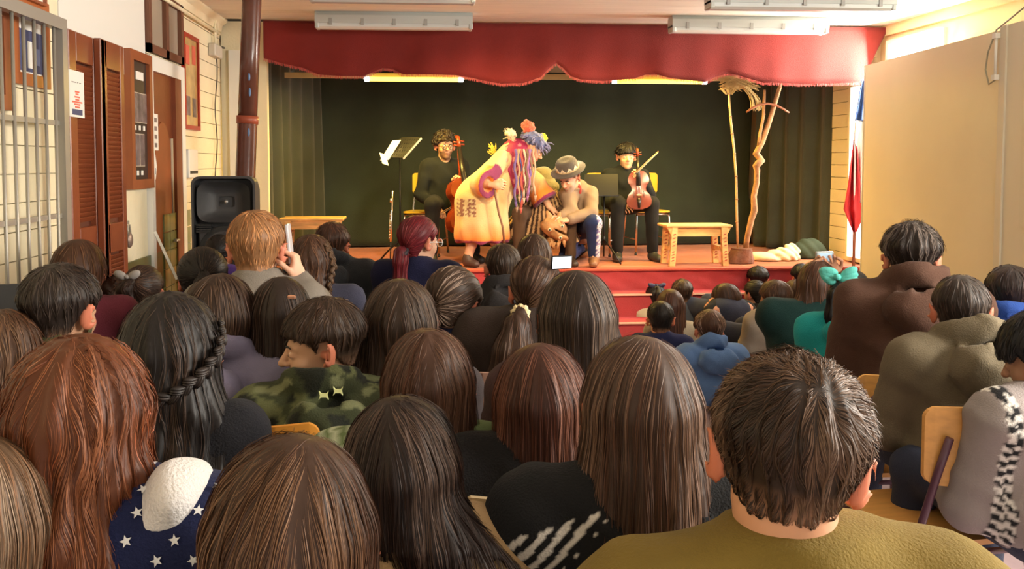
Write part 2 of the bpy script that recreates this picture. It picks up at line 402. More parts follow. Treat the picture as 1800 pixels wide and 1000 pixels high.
SKIN = (.42,.22,.135)
def body_parts(root, hc, HR, J, s, skin=SKIN, top=(.1,.1,.1), pants=(.03,.035,.06), shoes=(.03,.03,.03), res=.02, hood=None, collar=.0, sleeve=1.0, handk=('relaxed','relaxed'),
               fd=None, top_fn=None, top_col=None, top_name='jacket', ears=True, beard=None, neck_r=.052, top_mat=None, bulk=.0, hid=.0085, pants_col=None, pants_name='trousers', puff=0., bare_legs=False, top_bottom=None, topres=None, fine_hands=True, openneck=0.):
    o0 = np.array(root.location)
    hc = np.asarray(hc, float)-o0; J = {k: ((v-o0) if isinstance(v, np.ndarray) and v.shape == (3,) and k not in ('up',) else v) for k, v in J.items()}
    nb, pel, up, R = J['nb'], J['pel'], unit(J['nb']-J['pel']), J['R']; X = R[:,0]; Yf = np.cross(up, X); T = np.stack([X, Yf, up], 1)
    TL = np.linalg.norm(nb-pel); sw = J['sw']
    def torso(P, g=0.):
        d = ell(P, nb-up*(TL*.36)-Yf*.0, (sw*.42+g, .092*s+g, TL*.36+g), T)
        d = smin(d, ell(P, pel+up*TL*.22+Yf*.01, (sw*.37+g, .100*s+g, TL*.30+g), T), .06)
        d = smin(d, ell(P, pel-up*0, (sw*.43+g, .12*s+g, .10*s+g), T), .06)
        d = smin(d, cone(P, nb-up*.02*s, J['shL'], .050*s+g, .052*s+g), .05)
        d = smin(d, cone(P, nb-up*.02*s, J['shR'], .050*s+g, .052*s+g), .05)
        return d
    def arms(P, g=0., t=1.):
        d = None
        for k in 'LR':
            e = cone(P, J['sh'+k], J['el'+k], .050*s+g, .040*s+g); w = J['el'+k]+(J['wr'+k]-J['el'+k])*t
            e = smin(e, cone(P, J['el'+k], w, .040*s+g, (.028 if t >= 1 else .032)*s+g*1.0), .02)
            d = e if d is None else np.minimum(d, e)
        return d
    def legs(P, g=0., foot=True, t=1.):
        d = None
        for k in 'LR':
            e = cone(P, J['hip'+k], J['kn'+k], .080*s+g, .056*s+g); a = J['kn'+k]+(J['an'+k]-J['kn'+k])*t
            e = smin(e, cone(P, J['kn'+k], a, .054*s+g, .036*s+g), .03)
            if foot: e = smin(e, cone(P, J['an'+k]-np.array((0,0,.02)), J['to'+k], .034*s, .026*s), .02)
            d = e if d is None else np.minimum(d, e)
        return d
    def fn(P):
        Q = ((P-hc)@HR/s).astype(f32); h = head_sdf(Q)
        if ears: h = smin(h, ear_sdf(Q), .004)
        h = h*s
        h = smin(h, cone(P, hc+HR@np.array((0,-.022,-.05))*s, nb-up*.03, neck_r*s, (neck_r+.006)*s), .022*s)
        d = smin(h, torso(P), .035); d = smin(d, arms(P), .03); return smin(d, legs(P), .04)
    A = np.array([v for k, v in J.items() if isinstance(v, np.ndarray) and v.shape == (3,) and k != 'up']+[hc])
    lo = A.min(0)-.17; hi = A.max(0)+.17; lo[2] = min(lo[2]+.08, 0-.03)
    hr = .125*s; ax = [axis_steps(lo[a], hi[a], (hid if a < 3 else 0, .026), [(hc[a]-hr, hc[a]+hr)]) for a in range(3)]
    V, F = nets(fn, *ax)
    Q = ((V-hc)@HR/s).astype(f32); col = np.tile(np.array(skin, float), (len(V), 1))
    e = np.clip(1-ear_sdf(Q)/.004, 0, 1)[:, None]*(np.abs(Q[:, :1]) > .072); col = col*(1-.75*e)+.75*e*np.array((.62,.16,.09))*min(1, sum(skin)/.75)  # redder ears: own flush, plus light shining through them put into the colour
    lip = np.clip(1-np.abs(ell(Q, (0,.09,-.0565), (.022,.012,.011)))/.006, 0, 1)[:, None]*(ell(Q, (0,.09,-.0565), (.024,.02,.012)) < .002)[:, None]
    col = col*(1-.6*lip)+.6*lip*np.array((.42,.10,.08))
    if beard is not None:
        bd = ((Q[:,1] > .02) & (Q[:,2] < -.03))*np.clip((-.035-Q[:,2])/.02+.5*(np.abs(Q[:,0])>.02), 0, 1)*(np.linalg.norm(Q, axis=1) < .14)*(1-lip[:,0])
        col = col*(1-.8*bd[:,None])+.8*bd[:,None]*np.array(beard)
    Vs, Fs, Cs = [V], [F], [col]; n = len(V)
    fd = fd or {}
    for i, k in enumerate('LR'):
        wr = J['wr'+k]; d0 = unit(wr-J['el'+k])
        f, pm = fd.get(k, (d0, np.array((0,0,-1.))+X*(.6 if k == 'L' else -.6)))
        # left hand with the palm down has its thumb to the right
        hV, hF = hand_at(handk[i], wr-unit(f)*.004, f, pm, 1 if k == 'L' else -1, s)
        Vs.append(hV); Fs.append(hF+n); Cs.append(np.tile(np.array(skin, float)*1.03, (len(hV), 1))); n += len(hV)
    sm = mat('skin', SKIN, .5, attr=True, sss=.12, spec=.35)
    bo = addmesh('body', npmesh('body', np.concatenate(Vs), np.concatenate(Fs), np.concatenate(Cs)), sm, root)
    # garment
    g0 = .016+bulk; bot = TL*.0-.06 if top_bottom is None else top_bottom
    hb = hc+HR@np.array((0,-.03,-.13))*s
    def gf(P):
        wrk = nz(P*np.array((1,1,.7)), 38, 1.3)*.0045+nz(P, 17, .4)*.007-.007*np.maximum(0, np.sin(P[:,2]*34+P[:,0]*22+2.5*np.sin(P[:,0]*8+P[:,1]*6)))**3
        if puff: wrk = wrk*.6+puff*np.abs(np.sin((P[:,2])*PI/.085))-puff*.5
        d = torso(P, g0); d = smin(d, arms(P, g0*.9, sleeve*.97), .03)
        d = smin(d, cone(P, nb-up*.04, nb+(hc-nb)*.10, .075*s, .066*s+collar*.25), .03)
        if hood is not None:
            hx = hood; q = (P-nb)@T.astype(f32)
            d = smin(d, ell(q, (0,-.128*s-.6*bulk,-.050*s), (.118*s*hx,.066*s*hx,.088*s*hx)), .010)
            d = smax(d, -ell(q, (0,-.112*s-.5*bulk,.045*s), (.080*s*hx,.050*s*hx,.075*s*hx)), .008)
            rg = np.sqrt((np.sqrt(q[:,0]**2+((q[:,1]+.022*s)*1.02)**2)-.084*s*hx)**2+((q[:,2]-.040*s+.25*q[:,1])*.55)**2)-.021*s*hx
            d = smin(d, rg, .006)+.005*np.sin(np.abs(q[:,0])*75+q[:,2]*60)*np.exp(-((q[:,1]+.13)/.08)**2)*np.exp(-((q[:,2]+.02)/.09)**2)
        if collar > 0:
            cc = np.abs(cone(P, nb, nb+(hc-nb)*.55, .072*s, .070*s))-.008; cc = smax(cc, (P-nb)@up-(.045+collar)*s, .006); d = smin(d, cc, .01)
        elif hood is None: d = smax(d, (P-nb)@up-(.055+.0*s), .012)
        d = smax(d, -((P-pel)@up-bot+.0), .02)+wrk*.8
        if openneck: d = smax(d, -ell(P, nb+Yf*.06*s+up*.05*s, (.055*s,.07*s,.05*s), T), .01)
        # keep the hollow over the neck open
        return d
    if top_fn is not None: gfn = lambda P: top_fn(P, gf, J, hc)
    else: gfn = gf
    tr = topres or res
    lo2 = np.array([J[k] for k in ('shL','shR','elL','elR','wrL','wrR','nb','pel')]).min(0)-.17-bulk-(.07 if top_fn else 0); hi2 = np.array([J[k] for k in ('shL','shR','elL','elR','wrL','wrR','nb','pel')]).max(0)+.14+bulk
    tb = -(abs(bot)+.04); lo2[2] = min(lo2[2], pel[2]+tb-.1)
    V, F = sdfmesh(gfn, lo2, hi2, tr)
    if callable(top_col): tc = top_col(V, o0, J); a = True
    else: tc = np.tile(np.array(top, float), (len(V), 1)); a = True
    tm = top_mat or mat('fabric', (.5,.5,.5), .9, attr=True, bump=.35, bscale=260, sheen=.04, spec=.2, var=.12, vscale=9)
    jk = addmesh(top_name, npmesh(top_name, V, F, tc), tm, root)
    if not bare_legs:
        def pf(P): return smax(smin(legs(P, .014, False, .96), ell(P, pel, (sw*.43+.012, .132*s, .115*s), T), .04)+nz(P, 36, .7)*.004, -(P[:,2]-.045), .01)
        A = np.array([J[k] for k in ('hipL','hipR','knL','knR','anL','anR','pel')])
        V, F = sdfmesh(pf, A.min(0)-.15, A.max(0)+.15, max(res, .018))
        pc = pants_col(V, o0, J) if pants_col else np.tile(np.array(pants, float), (len(V), 1))
        addmesh(pants_name, npmesh(pants_name, V, F, pc), mat('fabric', (.5,.5,.5), .9, attr=True, bump=.35, bscale=260, sheen=.04, spec=.2, var=.12, vscale=9), root)
    for k in 'LR':
        a, t = J['an'+k], J['to'+k]; d = unit(t-a); d[2] *= .3
        def sf(P):
            e = cone(P, a-np.array((0,0,.035)), t+unit(d)*.02, .043*s, .036*s); e = smin(e, cone(P, a, a-np.array((0,0,.04)), .042*s, .043*s), .02)
            return smax(e, -(P[:,2]-min(a[2]-.075, t[2]-.03)), .006) if True else e
        V, F = sdfmesh(sf, np.minimum(a,t)-.10, np.maximum(a,t)+.10, .014)
        addmesh('shoe', npmesh('shoe', V, F), mat('shoe_%02d%02d%02d' % tuple(int(c*99) for c in shoes), shoes, .5), root)
    return bo, jk

# ------------------------------------------------------------------ hair
def trace(fn, fld, P0, steps, L, w, off, lift, colr, wave=0., wf=40., endcut=None, taper=True, lsm=None):
    """strands as narrow ribbons that follow the surface fn=0 along the field fld"""
    n = len(P0); P = P0.astype(f32).copy(); step = (L/steps)[:, None]; path = []; nor = []; tn = []
    of = off[:, None]; ph = rng.uniform(0, 6.28, n)
    alive = np.ones(n, bool)
    for k in range(steps+1):
        t = k/steps; d, N = grad(fn, P); P = P-(d[:, None])*N
        o = of+lift[:, None]*(t**2)
        D = fld(P, N, t)
        if wave: 
            S = np.cross(D, N); D = D+S*(wave*.75*np.sin(wf*P[:, 2]+nz(P*np.array((1,1,.1)), 26)*3.2+ph*.08))[:, None]
        T = D-N*(D*N).sum(1)[:, None]; T /= np.linalg.norm(T, axis=1)[:, None]+1e-6
        path.append(P+N*o); nor.append(N); tn.append(T); P = (P+T*step).astype(f32)
        if endcut is not None: P = np.where((endcut(P) > 0)[:, None], P, P-T*step*.92)
    path = np.stack(path, 1); nor = np.stack(nor, 1); tn = np.stack(tn, 1)
    roll = rng.normal(0, .45, n)[:, None, None]
    S = np.cross(tn, nor); S = S*np.cos(roll)+nor*np.sin(roll)
    tt = np.linspace(0, 1, steps+1)[None, :, None]
    prof = np.minimum(1, .25+3*tt)*np.minimum(1, .12+(1-tt)*3.0) if taper else np.ones_like(tt)
    ww = (w[:, None, None]*.5)*prof
    A = path-S*ww; B = path+S*ww; V = np.stack([A, B], 2).reshape(-1, 3)
    m = steps+1; base = (np.arange(n)*m*2)[:, None]; k = np.arange(steps)[None, :]*2
    a = base+k; F = np.stack([a, a+1, a+3, a+2], -1).reshape(-1, 4).astype(np.int32)
    Cc = np.repeat(colr, m*2, axis=0)
    return V, F, Cc
def pick(V, F, n):
    f = rng.integers(0, len(F), n); c = rng.dirichlet((1,1,1,1), n); return np.einsum('nk,nkj->nj', c, V[F[f]])
def strand_cols(col, n, P, hl=None, amt=.26):
    col = np.array(col, float); v = np.clip(1+rng.normal(0, amt, n)+.30*nz(P, 55), .35, 2.2)[:, None]; c = col*v
    warm = rng.uniform(0, 1, n)[:, None] < .35; c = np.where(warm, c*np.array((1.25,1.02,.85)), c)
    if hl is not None:
        k = (nz(P*np.array((1,1,.15)), 38, 2.) > .22)[:, None]*rng.uniform(.3, 1, n)[:, None]; c = c*(1-k)+np.array(hl)*k
    return c
def hair(root, hc, HR, s, kind, W_, col, name='hair', L=.3, wb=.10, depth=.06, shift=(0,0), back=.05, wave=0., hl=None, nape=-.075, thick=.013, crown=(0,-.05,.12), slen=.045, mess=1., tail=None, tie=None, side=0, bangs=.05, dens=1., open_face=True, grey=None, fringe=None, volume=0., skin_fade=None):
    """hair in head units (metres for a 23 cm head); W_ = head width in pixels decides the number of strands"""
    cc = np.asarray(col, float)*(np.array((1.72,1.38,1.16)) if .04 < sum(col) < .5 else 1.35 if sum(col) < .5 else 1.0); hl = None if hl is None else np.array(hl)*np.array((1.3,1.12,.98)); seed = rng.uniform(0, 6)
    CC = (0,-.014,.034)
    th = thick+volume
    def locks(P, a, f=60):
        an = np.arctan2(P[:,0], -(P[:,1]+.01)); return a*(np.sin(an*13+2.2*np.sin(P[:,2]*11+seed)+2*nz(P, 20, seed))*.5+np.sin(an*31+1.3*np.sin(P[:,2]*22)+2.5*nz(P*np.array((1,1,.3)), 35, seed))*.45)
    def cap(P, t=th):
        if kind == 'long': return ell(P, CC, (.077+t, .097+t*1.05, .087+t))
        f = np.clip((P[:,2]+.012)/.07, 0, 1); f = f*f*(3-2*f); f = np.where(P[:,1] > .03, 1, f) if kind == 'short' else f*.5+.5
        return smin(ell(P, CC, (.077+t, .097+t*1.05, .087+t))+(1-f)*(t-.003), cone(P, (0,-.026,-.03), (0,-.034,-.13), .0565, .0555), .03)
    def face(P): return ell(P, (0,.150,-.055), (.070,.098,bangs+.065))
    ps = .55/max(W_/.18*1e-3, 1e-3)*1e-3   # unused scale
    px = .18/W_                              # metres per pixel at this head
    ww = max(.0009, .85*px)
    if kind == 'long':
        def skirt(P, cut):
            t = np.clip(-P[:,2]/L, 0, 1); a = (.077+th)+(wb-(.077+th))*np.clip(t*1.15, 0, 1)**.8; b = (.092+th)+(depth-(.092+th))*np.clip(t*1.6, 0, 1)
            yc = -.02-back*np.clip(t*1.5, 0, 1)+shift[1]*t; xc = shift[0]*t*t
            q = np.sqrt(((P[:,0]-xc)/a)**2+((P[:,1]-yc)/b)**2); d = (q-1)*np.minimum(a, b)
            d = smax(d, P[:,2]-.03, .03)
            if cut: d = smax(d, -(P[:,2]+L+.022*np.sin(P[:,0]*47+seed)+.012*np.sin(P[:,0]*110)), .012)
            return d
        def base(P, cut=True):
            amp = .0016+.0035*np.clip(-P[:,2]/.12, 0, 1)+wave*.004
            d = smin(cap(P), skirt(P, cut), .035)+locks(P, 1)*amp
            if wave: d = d+wave*.007*np.clip(-P[:,2]/.1, 0, 1)*np.sin(P[:,2]*45+3*P[:,0]*12+seed)
            if open_face: d = smax(d, -face(P), .012)
            return d
        lo = np.array((-max(wb,.1)-.02-abs(shift[0]), -.02-back-.11-abs(shift[1]), -L-.03)); hi = np.array((max(wb,.1)+.02+abs(shift[0]), .13, .16))
        fn_s = lambda P: base(P, False)
        c0 = np.array((crown[0], -.005, crown[2]+.01))
        def fld(P, N, t):
            r = P-c0; r = r/(np.linalg.norm(r, axis=1)[:, None]+1e-6)
            w_ = np.clip((P[:,2]+.0)/.10, 0, 1)[:, None]; D = r*w_*1.2+np.array((0,0,-1.))*(1.1-w_*.6)
            sgn = np.where(P[:,0] > crown[0], 1., -1.)[:, None]; D = D+np.array((1.,0,0))*sgn*w_*.35
            low = np.clip(-P[:,2]/L, 0, 1)[:, None]; D = D+np.array((shift[0], shift[1]*.5, 0))*2.5*low
            return D
        n = int(max(300, min(W_*W_*.11, 9500))*dens); steps = 12 if W_ > 120 else 8
        V, F = sdfmesh(base, lo, hi, .0075 if W_ > 110 else .010)
        P0 = pick(V, F, n); P0 = P0[P0[:,2] < .15]; n = len(P0)
        ln = rng.uniform(.10, .24, n)*min(1, L/.25)
        eo = rng.exponential(.022, n)+.005
        V2, F2, C2 = trace(fn_s, fld, P0, steps, ln, rng.uniform(.6, 1.4, n)*ww, rng.uniform(.0004, .0035, n), rng.normal(.001, .003, n), strand_cols(cc, n, P0, hl), wave*.42, 42, endcut=lambda P: P[:,2]+L+eo)
    else:
        tie_ = np.array(tie if tie is not None else (0,-.11,0))
        def line(P):   # negative where hair may be
            y = P[:,1]; h = np.interp(y, [-.12,-.075,-.05,-.03,-.014,.006,.016,.034,.055,.085], [nape, nape, nape+.012,-.012,.034,.034,-.002,.030,bangs-.010,bangs])
            return h-P[:,2]
        def base(P):
            d = cap(P)
            if kind == 'short' : d = d+locks(P, .0022*mess)+nz(P, 90, seed)*.0014*mess+nz(P, 40, seed)*.003*(mess-1 if mess > 1 else 0)
            if kind == 'curly': d = d+nz(P, 62, seed)*.014+nz(P, 130, seed)*.006
            if kind == 'tied': d = d+.0010*np.sin(np.arctan2(P[:,0]-tie_[0], P[:,2]-tie_[2])*40)
            if fringe is not None: pass
            return smax(d, line(P), .010)
        def baseu(P):
            d = cap(P)
            if kind == 'curly': d = d+nz(P, 75, seed)*.008
            return d
        lo = np.array((-.12-volume, -.15-volume, nape-.04)); hi = np.array((.12+volume, .13+volume, .16+volume))
        V, F = sdfmesh(base, lo, hi, .0062 if W_ > 90 else .009)
        out = (ell(V.astype(f32), CC, (.077+th*.4, .097+th*.4, .087+th*.4)) > 0) | ((V[:,2] < -.01) & (V[:,1] < 0))
        Fo = F[out[F].all(1)]
        n = int(max(260, min(W_*W_*.12, 11000))*dens); P0 = pick(V, Fo if len(Fo) > 10 else F, n)
        c0 = np.array(crown)
        if kind == 'tied':
            fld = lambda P, N, t: tie_-P
            ln = rng.uniform(.04, .09, n); lift = rng.normal(0, .0006, n); steps = 6; off = rng.uniform(.0003, .0015, n)
            ec = lambda P: np.linalg.norm(P-tie_, axis=1)-.018
        else:
            sw_ = rng.uniform(-.5, .5)+.5
            def fld(P, N, t):
                r = P-c0; rr = np.linalg.norm(r, axis=1)[:, None]+1e-6; r = r/rr
                tang = np.cross(N, r); return r+tang*(.55*np.exp(-rr/.05)+.12*mess*nz(P, 45, seed)[:, None]*3)+np.array((0,0,-.35))
            ln = rng.uniform(.5, 1.2, n)*slen; ln = ln*np.clip((P0[:,2]-nape)/.09, .3, 1); lift = np.abs(rng.normal(.001, .0028*mess, n))*np.clip((P0[:,2]+.02)/.08, .15, 1); steps = 6; off = rng.uniform(.0, .002, n); ec = lambda P: P[:,2]-nape+.002
        wv = 2.2 if kind == 'curly' else .0
        if kind == 'curly': lift = np.abs(rng.normal(.008, .012, n))
        V2, F2, C2 = trace(base if kind != 'curly' else baseu, fld, P0, steps if kind != 'curly' else 8, ln, rng.uniform(.6, 1.4, n)*ww, off, lift, strand_cols(cc, n, P0, hl), wv, 160, endcut=ec)
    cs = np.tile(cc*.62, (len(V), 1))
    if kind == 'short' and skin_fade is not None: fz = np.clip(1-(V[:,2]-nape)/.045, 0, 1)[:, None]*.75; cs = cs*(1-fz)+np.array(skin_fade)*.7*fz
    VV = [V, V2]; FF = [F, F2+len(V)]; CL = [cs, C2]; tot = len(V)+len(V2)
    def more(fn, lo, hi, h, fld, n, ln, wv=0.):
        nonlocal tot
        Va, Fa = sdfmesh(fn, lo, hi, h); n = int(n); P0 = pick(Va, Fa, n)
        Vb, Fb, Cb = trace(fn, fld, P0, 8, np.full(n, ln)*rng.uniform(.5, 1.1, n), rng.uniform(.6, 1.4, n)*ww, rng.uniform(.0003, .003, n), rng.normal(.0, .002, n), strand_cols(cc, n, P0, hl), wv, 60)
        VV.extend([Va, Vb]); FF.extend([Fa+tot, Fb+tot+len(Va)]); CL.extend([np.tile(cc*.62, (len(Va), 1)), Cb]); tot += len(Va)+len(Vb)
    if tail is not None:
        for pts in tail:
            A = np.array([p[:3] for p in pts]); rr = [p[3] for p in pts]
            def tf(P):
                d = None
                for i in range(len(A)-1):
                    e = cone(P, A[i], A[i+1], rr[i], rr[i+1]); d = e if d is None else smin(d, e, .015)
                return d+.003*np.sin(np.arctan2(P[:,0]-A[:,0].mean(), P[:,1]-A[:,1].mean())*9+P[:,2]*8)
            dirs = np.diff(A, axis=0); mids = (A[1:]+A[:-1])/2
            def tfl(P, N, t):
                k = np.argmin(((P[:, None]-mids[None])**2).sum(2), 1); return dirs[k]/(np.linalg.norm(dirs[k], axis=1)[:, None]+1e-6)
            r_ = max(rr); Ln = np.linalg.norm(dirs, axis=1).sum()
            more(tf, A.min(0)-r_-.005, A.max(0)+r_+.005, .0065 if W_ > 80 else .009, tfl, max(120, min(W_*W_*.05, 1800)), min(.16, Ln*.7), wave*.6)
    V = np.concatenate(VV)*s; V = V@np.asarray(HR).T+(np.asarray(hc)-np.array(root.location)); F = np.concatenate(FF)
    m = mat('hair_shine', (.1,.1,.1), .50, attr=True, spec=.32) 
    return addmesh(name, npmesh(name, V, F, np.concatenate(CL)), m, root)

def braid(root, hc, HR, s, pts, r, col, name='braid', n=22):
    """a plait of three strands along a polyline given in head units"""
    A = np.array(pts, float); seg = np.linalg.norm(np.diff(A, axis=0), axis=1); cum = np.concatenate([[0], np.cumsum(seg)]); mb = MB()
    hcw = np.asarray(hc)
    for i in range(n):
        u = (i+.5)/n*cum[-1]; p = np.array([np.interp(u, cum, A[:,a]) for a in range(3)]); q = np.array([np.interp(min(u+.01, cum[-1]), cum, A[:,a]) for a in range(3)]); o = np.array([np.interp(max(u-.01, 0), cum, A[:,a]) for a in range(3)])
        t = unit(q-o); nrm = p-np.array((0,-.014,.03)); nrm = unit(nrm-t*np.dot(nrm,t)); b = np.cross(t, nrm); sg = 1 if i % 2 else -1
        rr = r*(1-.35*abs(2*(i+.5)/n-1)**2); ax_ = unit(t*.85+b*sg*.55); Rm = np.stack([ax_, np.cross(nrm, ax_), nrm], 1)
        c = p+b*sg*rr*.42
        for j in (-1,0,1):
            cj = c+np.cross(nrm, ax_)*j*rr*.34
            mb.ell(hcw+HR@cj*s, (rr*1.15*s, rr*.30*s, rr*(.62-.12*abs(j))*s), HR@Rm, n=8, m=6)
    V = np.array(mb.V)-np.array(root.location); c = np.tile(np.array(col, float), (len(V), 1))*np.repeat(rng.uniform(.6, 1.5, (len(V)//56+1, 1)), 56, 0)[:len(V)]
    me = npmesh(name, V, mb.F, c); return addmesh(name, me, mat('hair_shine'), root)
def torus(mb, c, Rm, R, r, n=20, m=8, wob=0.):
    V = []; F = []
    for i in range(n):
        a = 2*PI*i/n
        for j in range(m):
            b = 2*PI*j/m; rr = r*(1+wob*math.sin(a*9)); V.append(np.array(c)+Rm@np.array(((R+rr*math.cos(b))*math.cos(a), rr*math.sin(b), (R+rr*math.cos(b))*math.sin(a))))
    for i in range(n):
        for j in range(m): F.append((i*m+j, ((i+1)%n)*m+j, ((i+1)%n)*m+(j+1)%m, i*m+(j+1)%m))
    return mb.add(V, F, True)
def glasses(root, hc, HR, s, col=(.02,.02,.02), shape=.024):
    mb = MB(); f = lambda x,y,z: np.asarray(hc)+HR@np.array((x,y,z))*s
    for sx in (-1,1):
        Rm = HR; torus(mb, f(sx*.031,.108,0), Rm, shape*s*.88, .0018*s, 16, 6)
        mb.tube([f(sx*.053,.106,.004), f(sx*.074,.09,.004), f(sx*.082,.0,.006), f(sx*.08,-.012,-.006)], .0018*s, 6)
    mb.tube([f(-.010,.108,.004), f(0,.114,.007), f(.010,.108,.004)], .0018*s, 6)
    g = mb.build('glasses', mat('frame_%02d' % int(col[0]*99), col, .3), root)
    for sx in (-1,1):
        MB().ell(f(sx*.031,.108,0), (shape*.86*s,.0008*s,shape*.86*s), HR, n=16, m=6).build('lens', mat('lens_glass', (.9,.92,.95), .03, trans=1.0), g)
    return g
# ------------------------------------------------------------------ the setting
SZ = .553; XL = -1.65; XR = 3.98; CZ = 2.63; YS = 7.16
cream = mat('cream_paint', (.86,.77,.54), .45, bump=.15, bscale=60, var=.06, vscale=3)
white_p = mat('white_paint', (.82,.80,.74), .5)
ceil_m = mat('ceiling_paint', (.80,.76,.68), .7, var=.05, vscale=4, stretch=(.3,6,1))
fl = mat('floor_vinyl', (.38,.28,.30), .45, var=.2, vscale=3, bump=.05)
carpet = mat('stage_carpet', (.48,.115,.022), .95, bump=.5, bscale=300, var=.10, vscale=5, sheen=.2)
red_cloth = mat('stage_front_cloth', (.36,.040,.050), .9, bump=.3, bscale=200, var=.12, vscale=4)
MB().box((XL-.2,-2.5,-.1),(XR+.2,9.7,0)).build('floor', fl, None, kind='structure')
ce = MB().box((XL-.2,-2.5,CZ+.02),(XR+.2,9.7,CZ+.1)).build('ceiling', ceil_m, None, kind='structure')
y = 3.9
while y < 7.1:
    MB().box((XL,y,CZ-.006+.003*rng.random()),(XR,min(y+.195,7.12),CZ+.02)).build('plank', ceil_m, ce); y += .2
wl = MB().box((XL-.2,-2.5,0),(XL-.03,9.7,CZ+.02)).build('wall_left', cream, None, kind='structure')
wr = MB().box((XR+.03,-2.5,0),(XR+.2,.3,CZ+.02)).box((XR+.03,3.5,0),(XR+.2,9.7,CZ+.02)).box((XR+.03,.3,0),(XR+.2,3.5,1.2)).box((XR+.03,.3,2.5),(XR+.2,3.5,CZ+.02)).build('wall_right', cream, None, kind='structure')
wb_ = MB().box((XL-.2,9.5,0),(XR+.2,9.7,CZ+.02)).build('wall_back', cream, None, kind='structure')
# clapboard courses
def courses(wall, x0, x1, segs, z0, z1, skip=()):
    me = {}
    z = z0; k = 0
    while z < z1-.02:
        for (a, b) in segs:
            if any(zz0 < z+.06 < zz1 and a >= s0-.01 and b <= s1+.01 for s0, s1, zz0, zz1 in skip): continue
            key = (a, b)
            if key not in me:
                m = MB().box((x0, a+.002, 0), (x1, b-.002, .113)); m2 = bpy.data.meshes.new('plank'); m2.from_pydata(m.V, [], m.F); m2.materials.append(cream); me[key] = m2
            o = bpy.data.objects.new('plank', me[key]); C.objects.link(o); o.parent = wall
            o.location = tuple(np.array((rng.uniform(-.002,.002),0,z))-np.array(wall.location))
        z += .118; k += 1
YD = [WX(p, 280, XL)[1] for p in (0,108,213,258,318,402)]
wb_.location = wb_.location
courses(wl, XL-.03, XL, [(1.5,YD[1]),(YD[3]+.02,5.95),(5.95,7.22)], .0, CZ)
courses(wr, XR, XR+.03, [(7.3,9.4)], .5, CZ)
MB().box((XL-.03, YD[1], 1.95),(XL+.004, YD[3], CZ)).build('trim_1', white_p, None, kind='structure')
MB().box((XL-.03, YD[1], 0),(XL-.004, YD[3], 1.95)).build('trim_2', cream, None, kind='structure')
# cornice strips
MB().prism([(0,0),(.07,0),(.07,-.02),(.03,-.05),(.02,-.10),(0,-.10)], (XL-.0,1.5,CZ), (1,0,0), (0,0,1), (0,5.7,0)).build('trim_3', cream, None, kind='structure')
r = MB().box((XR-.03,1.0,CZ-.09),(XR+.03,7.15,CZ)); r.box((XR-.02,1.0,CZ-.27),(XR+.03,5.95,CZ-.25)); r.box((XR-.0,4.0,CZ-.7),(XR+.03,7.2,CZ-.09)); r.build('trim_4', mat('tan_panel', (.74,.55,.30), .6), None, kind='structure')
# bright window high in the right wall and the tall one beside the flag
glow = mat('window_daylight', (1,1,1), .5, emit=(1,.97,.88), estr=3.)
def win(n, lo, hi, bars=1):
    f = MB(); t = .035
    for a, b in (((lo[1]-t,lo[2]-t),(hi[1]+t,lo[2])),((lo[1]-t,hi[2]),(hi[1]+t,hi[2]+t)),((lo[1]-t,lo[2]),(lo[1],hi[2])),((hi[1],lo[2]),(hi[1]+t,hi[2]))):
        f.box((lo[0]-.02,a[0],a[1]),(hi[0]+.02,b[0],b[1]))
    o = f.build('window_%d' % n, cream, None, kind='structure')
    MB().box((lo[0]+.005,lo[1],lo[2]),(hi[0]-.005,hi[1],hi[2])).build('pane', glow, o)
a = WX(1567,103,XR-.02); b = WX(1655,58,XR-.02)
win(1, (XR-.05, b[1], 2.02), (XR-.0, a[1]-.03, 2.45))
a = WX(1521,300,XR-.02)[1]; b = WX(1499,300,XR-.02)[1]
win(2, (XR-.04, min(a,b)-.25, .6), (XR-.0, max(a,b), 2.15))
# jog and bright panel left of the stage
MB().box((XL,7.26,0),(W(470,200,7.26)[0],7.34,CZ)).build('wall_stage_left', cream, None, kind='structure')
MB().box((XL+.07,7.22,.3),(W(420,200,7.22)[0]+.02,7.26,W(410,88,7.22)[2])).build('trim_5', white_p, None, kind='structure')
MB().box((XL-.0,4.0,0),(XL+.012,WX(331,380,XL)[1],.9)).build('trim_6', mat('dado_green', (.10,.13,.05), .3), None, kind='structure')
td = bpy.data.objects['trim_6']; tm_ = mat('dado_tile', (.22,.24,.10), .15, var=.2, vscale=2)
for i in range(6):
    for j in range(8):
        y0 = 5.55+i*.125
        if y0+.12 < WX(333,380,XL)[1]: MB().box((XL+.011,y0,.9+.0-.118*(j+1)+.236),(XL+.020,y0+.118,.9-.118*j+.23)).build('tile', tm_, td)
# stage
st = MB().box((XL,YS,0),(XR,9.6,SZ-.004)).build('stage_floor', carpet, None, kind='structure')
V = []; F = []; nx = 120; nz_ = 8      # the red cloth pinned along the front of the stage, gently rippled
for j in range(nz_+1):
    for i in range(nx+1):
        x = XL+(XR-XL)*i/nx; z = .372+(SZ-.372)*j/nz_; V.append((x, YS-.012-.006*math.sin(x*9)*(1-j/nz_)-.004*math.sin(x*23+j), z))
n = len(V); V += [(x, YS+.0, z) for x,_,z in V]
for j in range(nz_):
    for i in range(nx):
        a = j*(nx+1)+i; F.append((a,a+1,a+nx+2,a+nx+1)); F.append((n+a+1,n+a,n+a+nx+1,n+a+nx+2))
MB().add(V, F, True).build('trim_7', red_cloth, None, kind='structure')
MB().box((XL,6.90,0),(XR,YS-.002,.373)).build('stage_step', red_cloth, None, kind='structure')
MB().box((XL,6.62,0),(XR,6.90,.19)).build('stage_step', red_cloth, None, kind='structure')
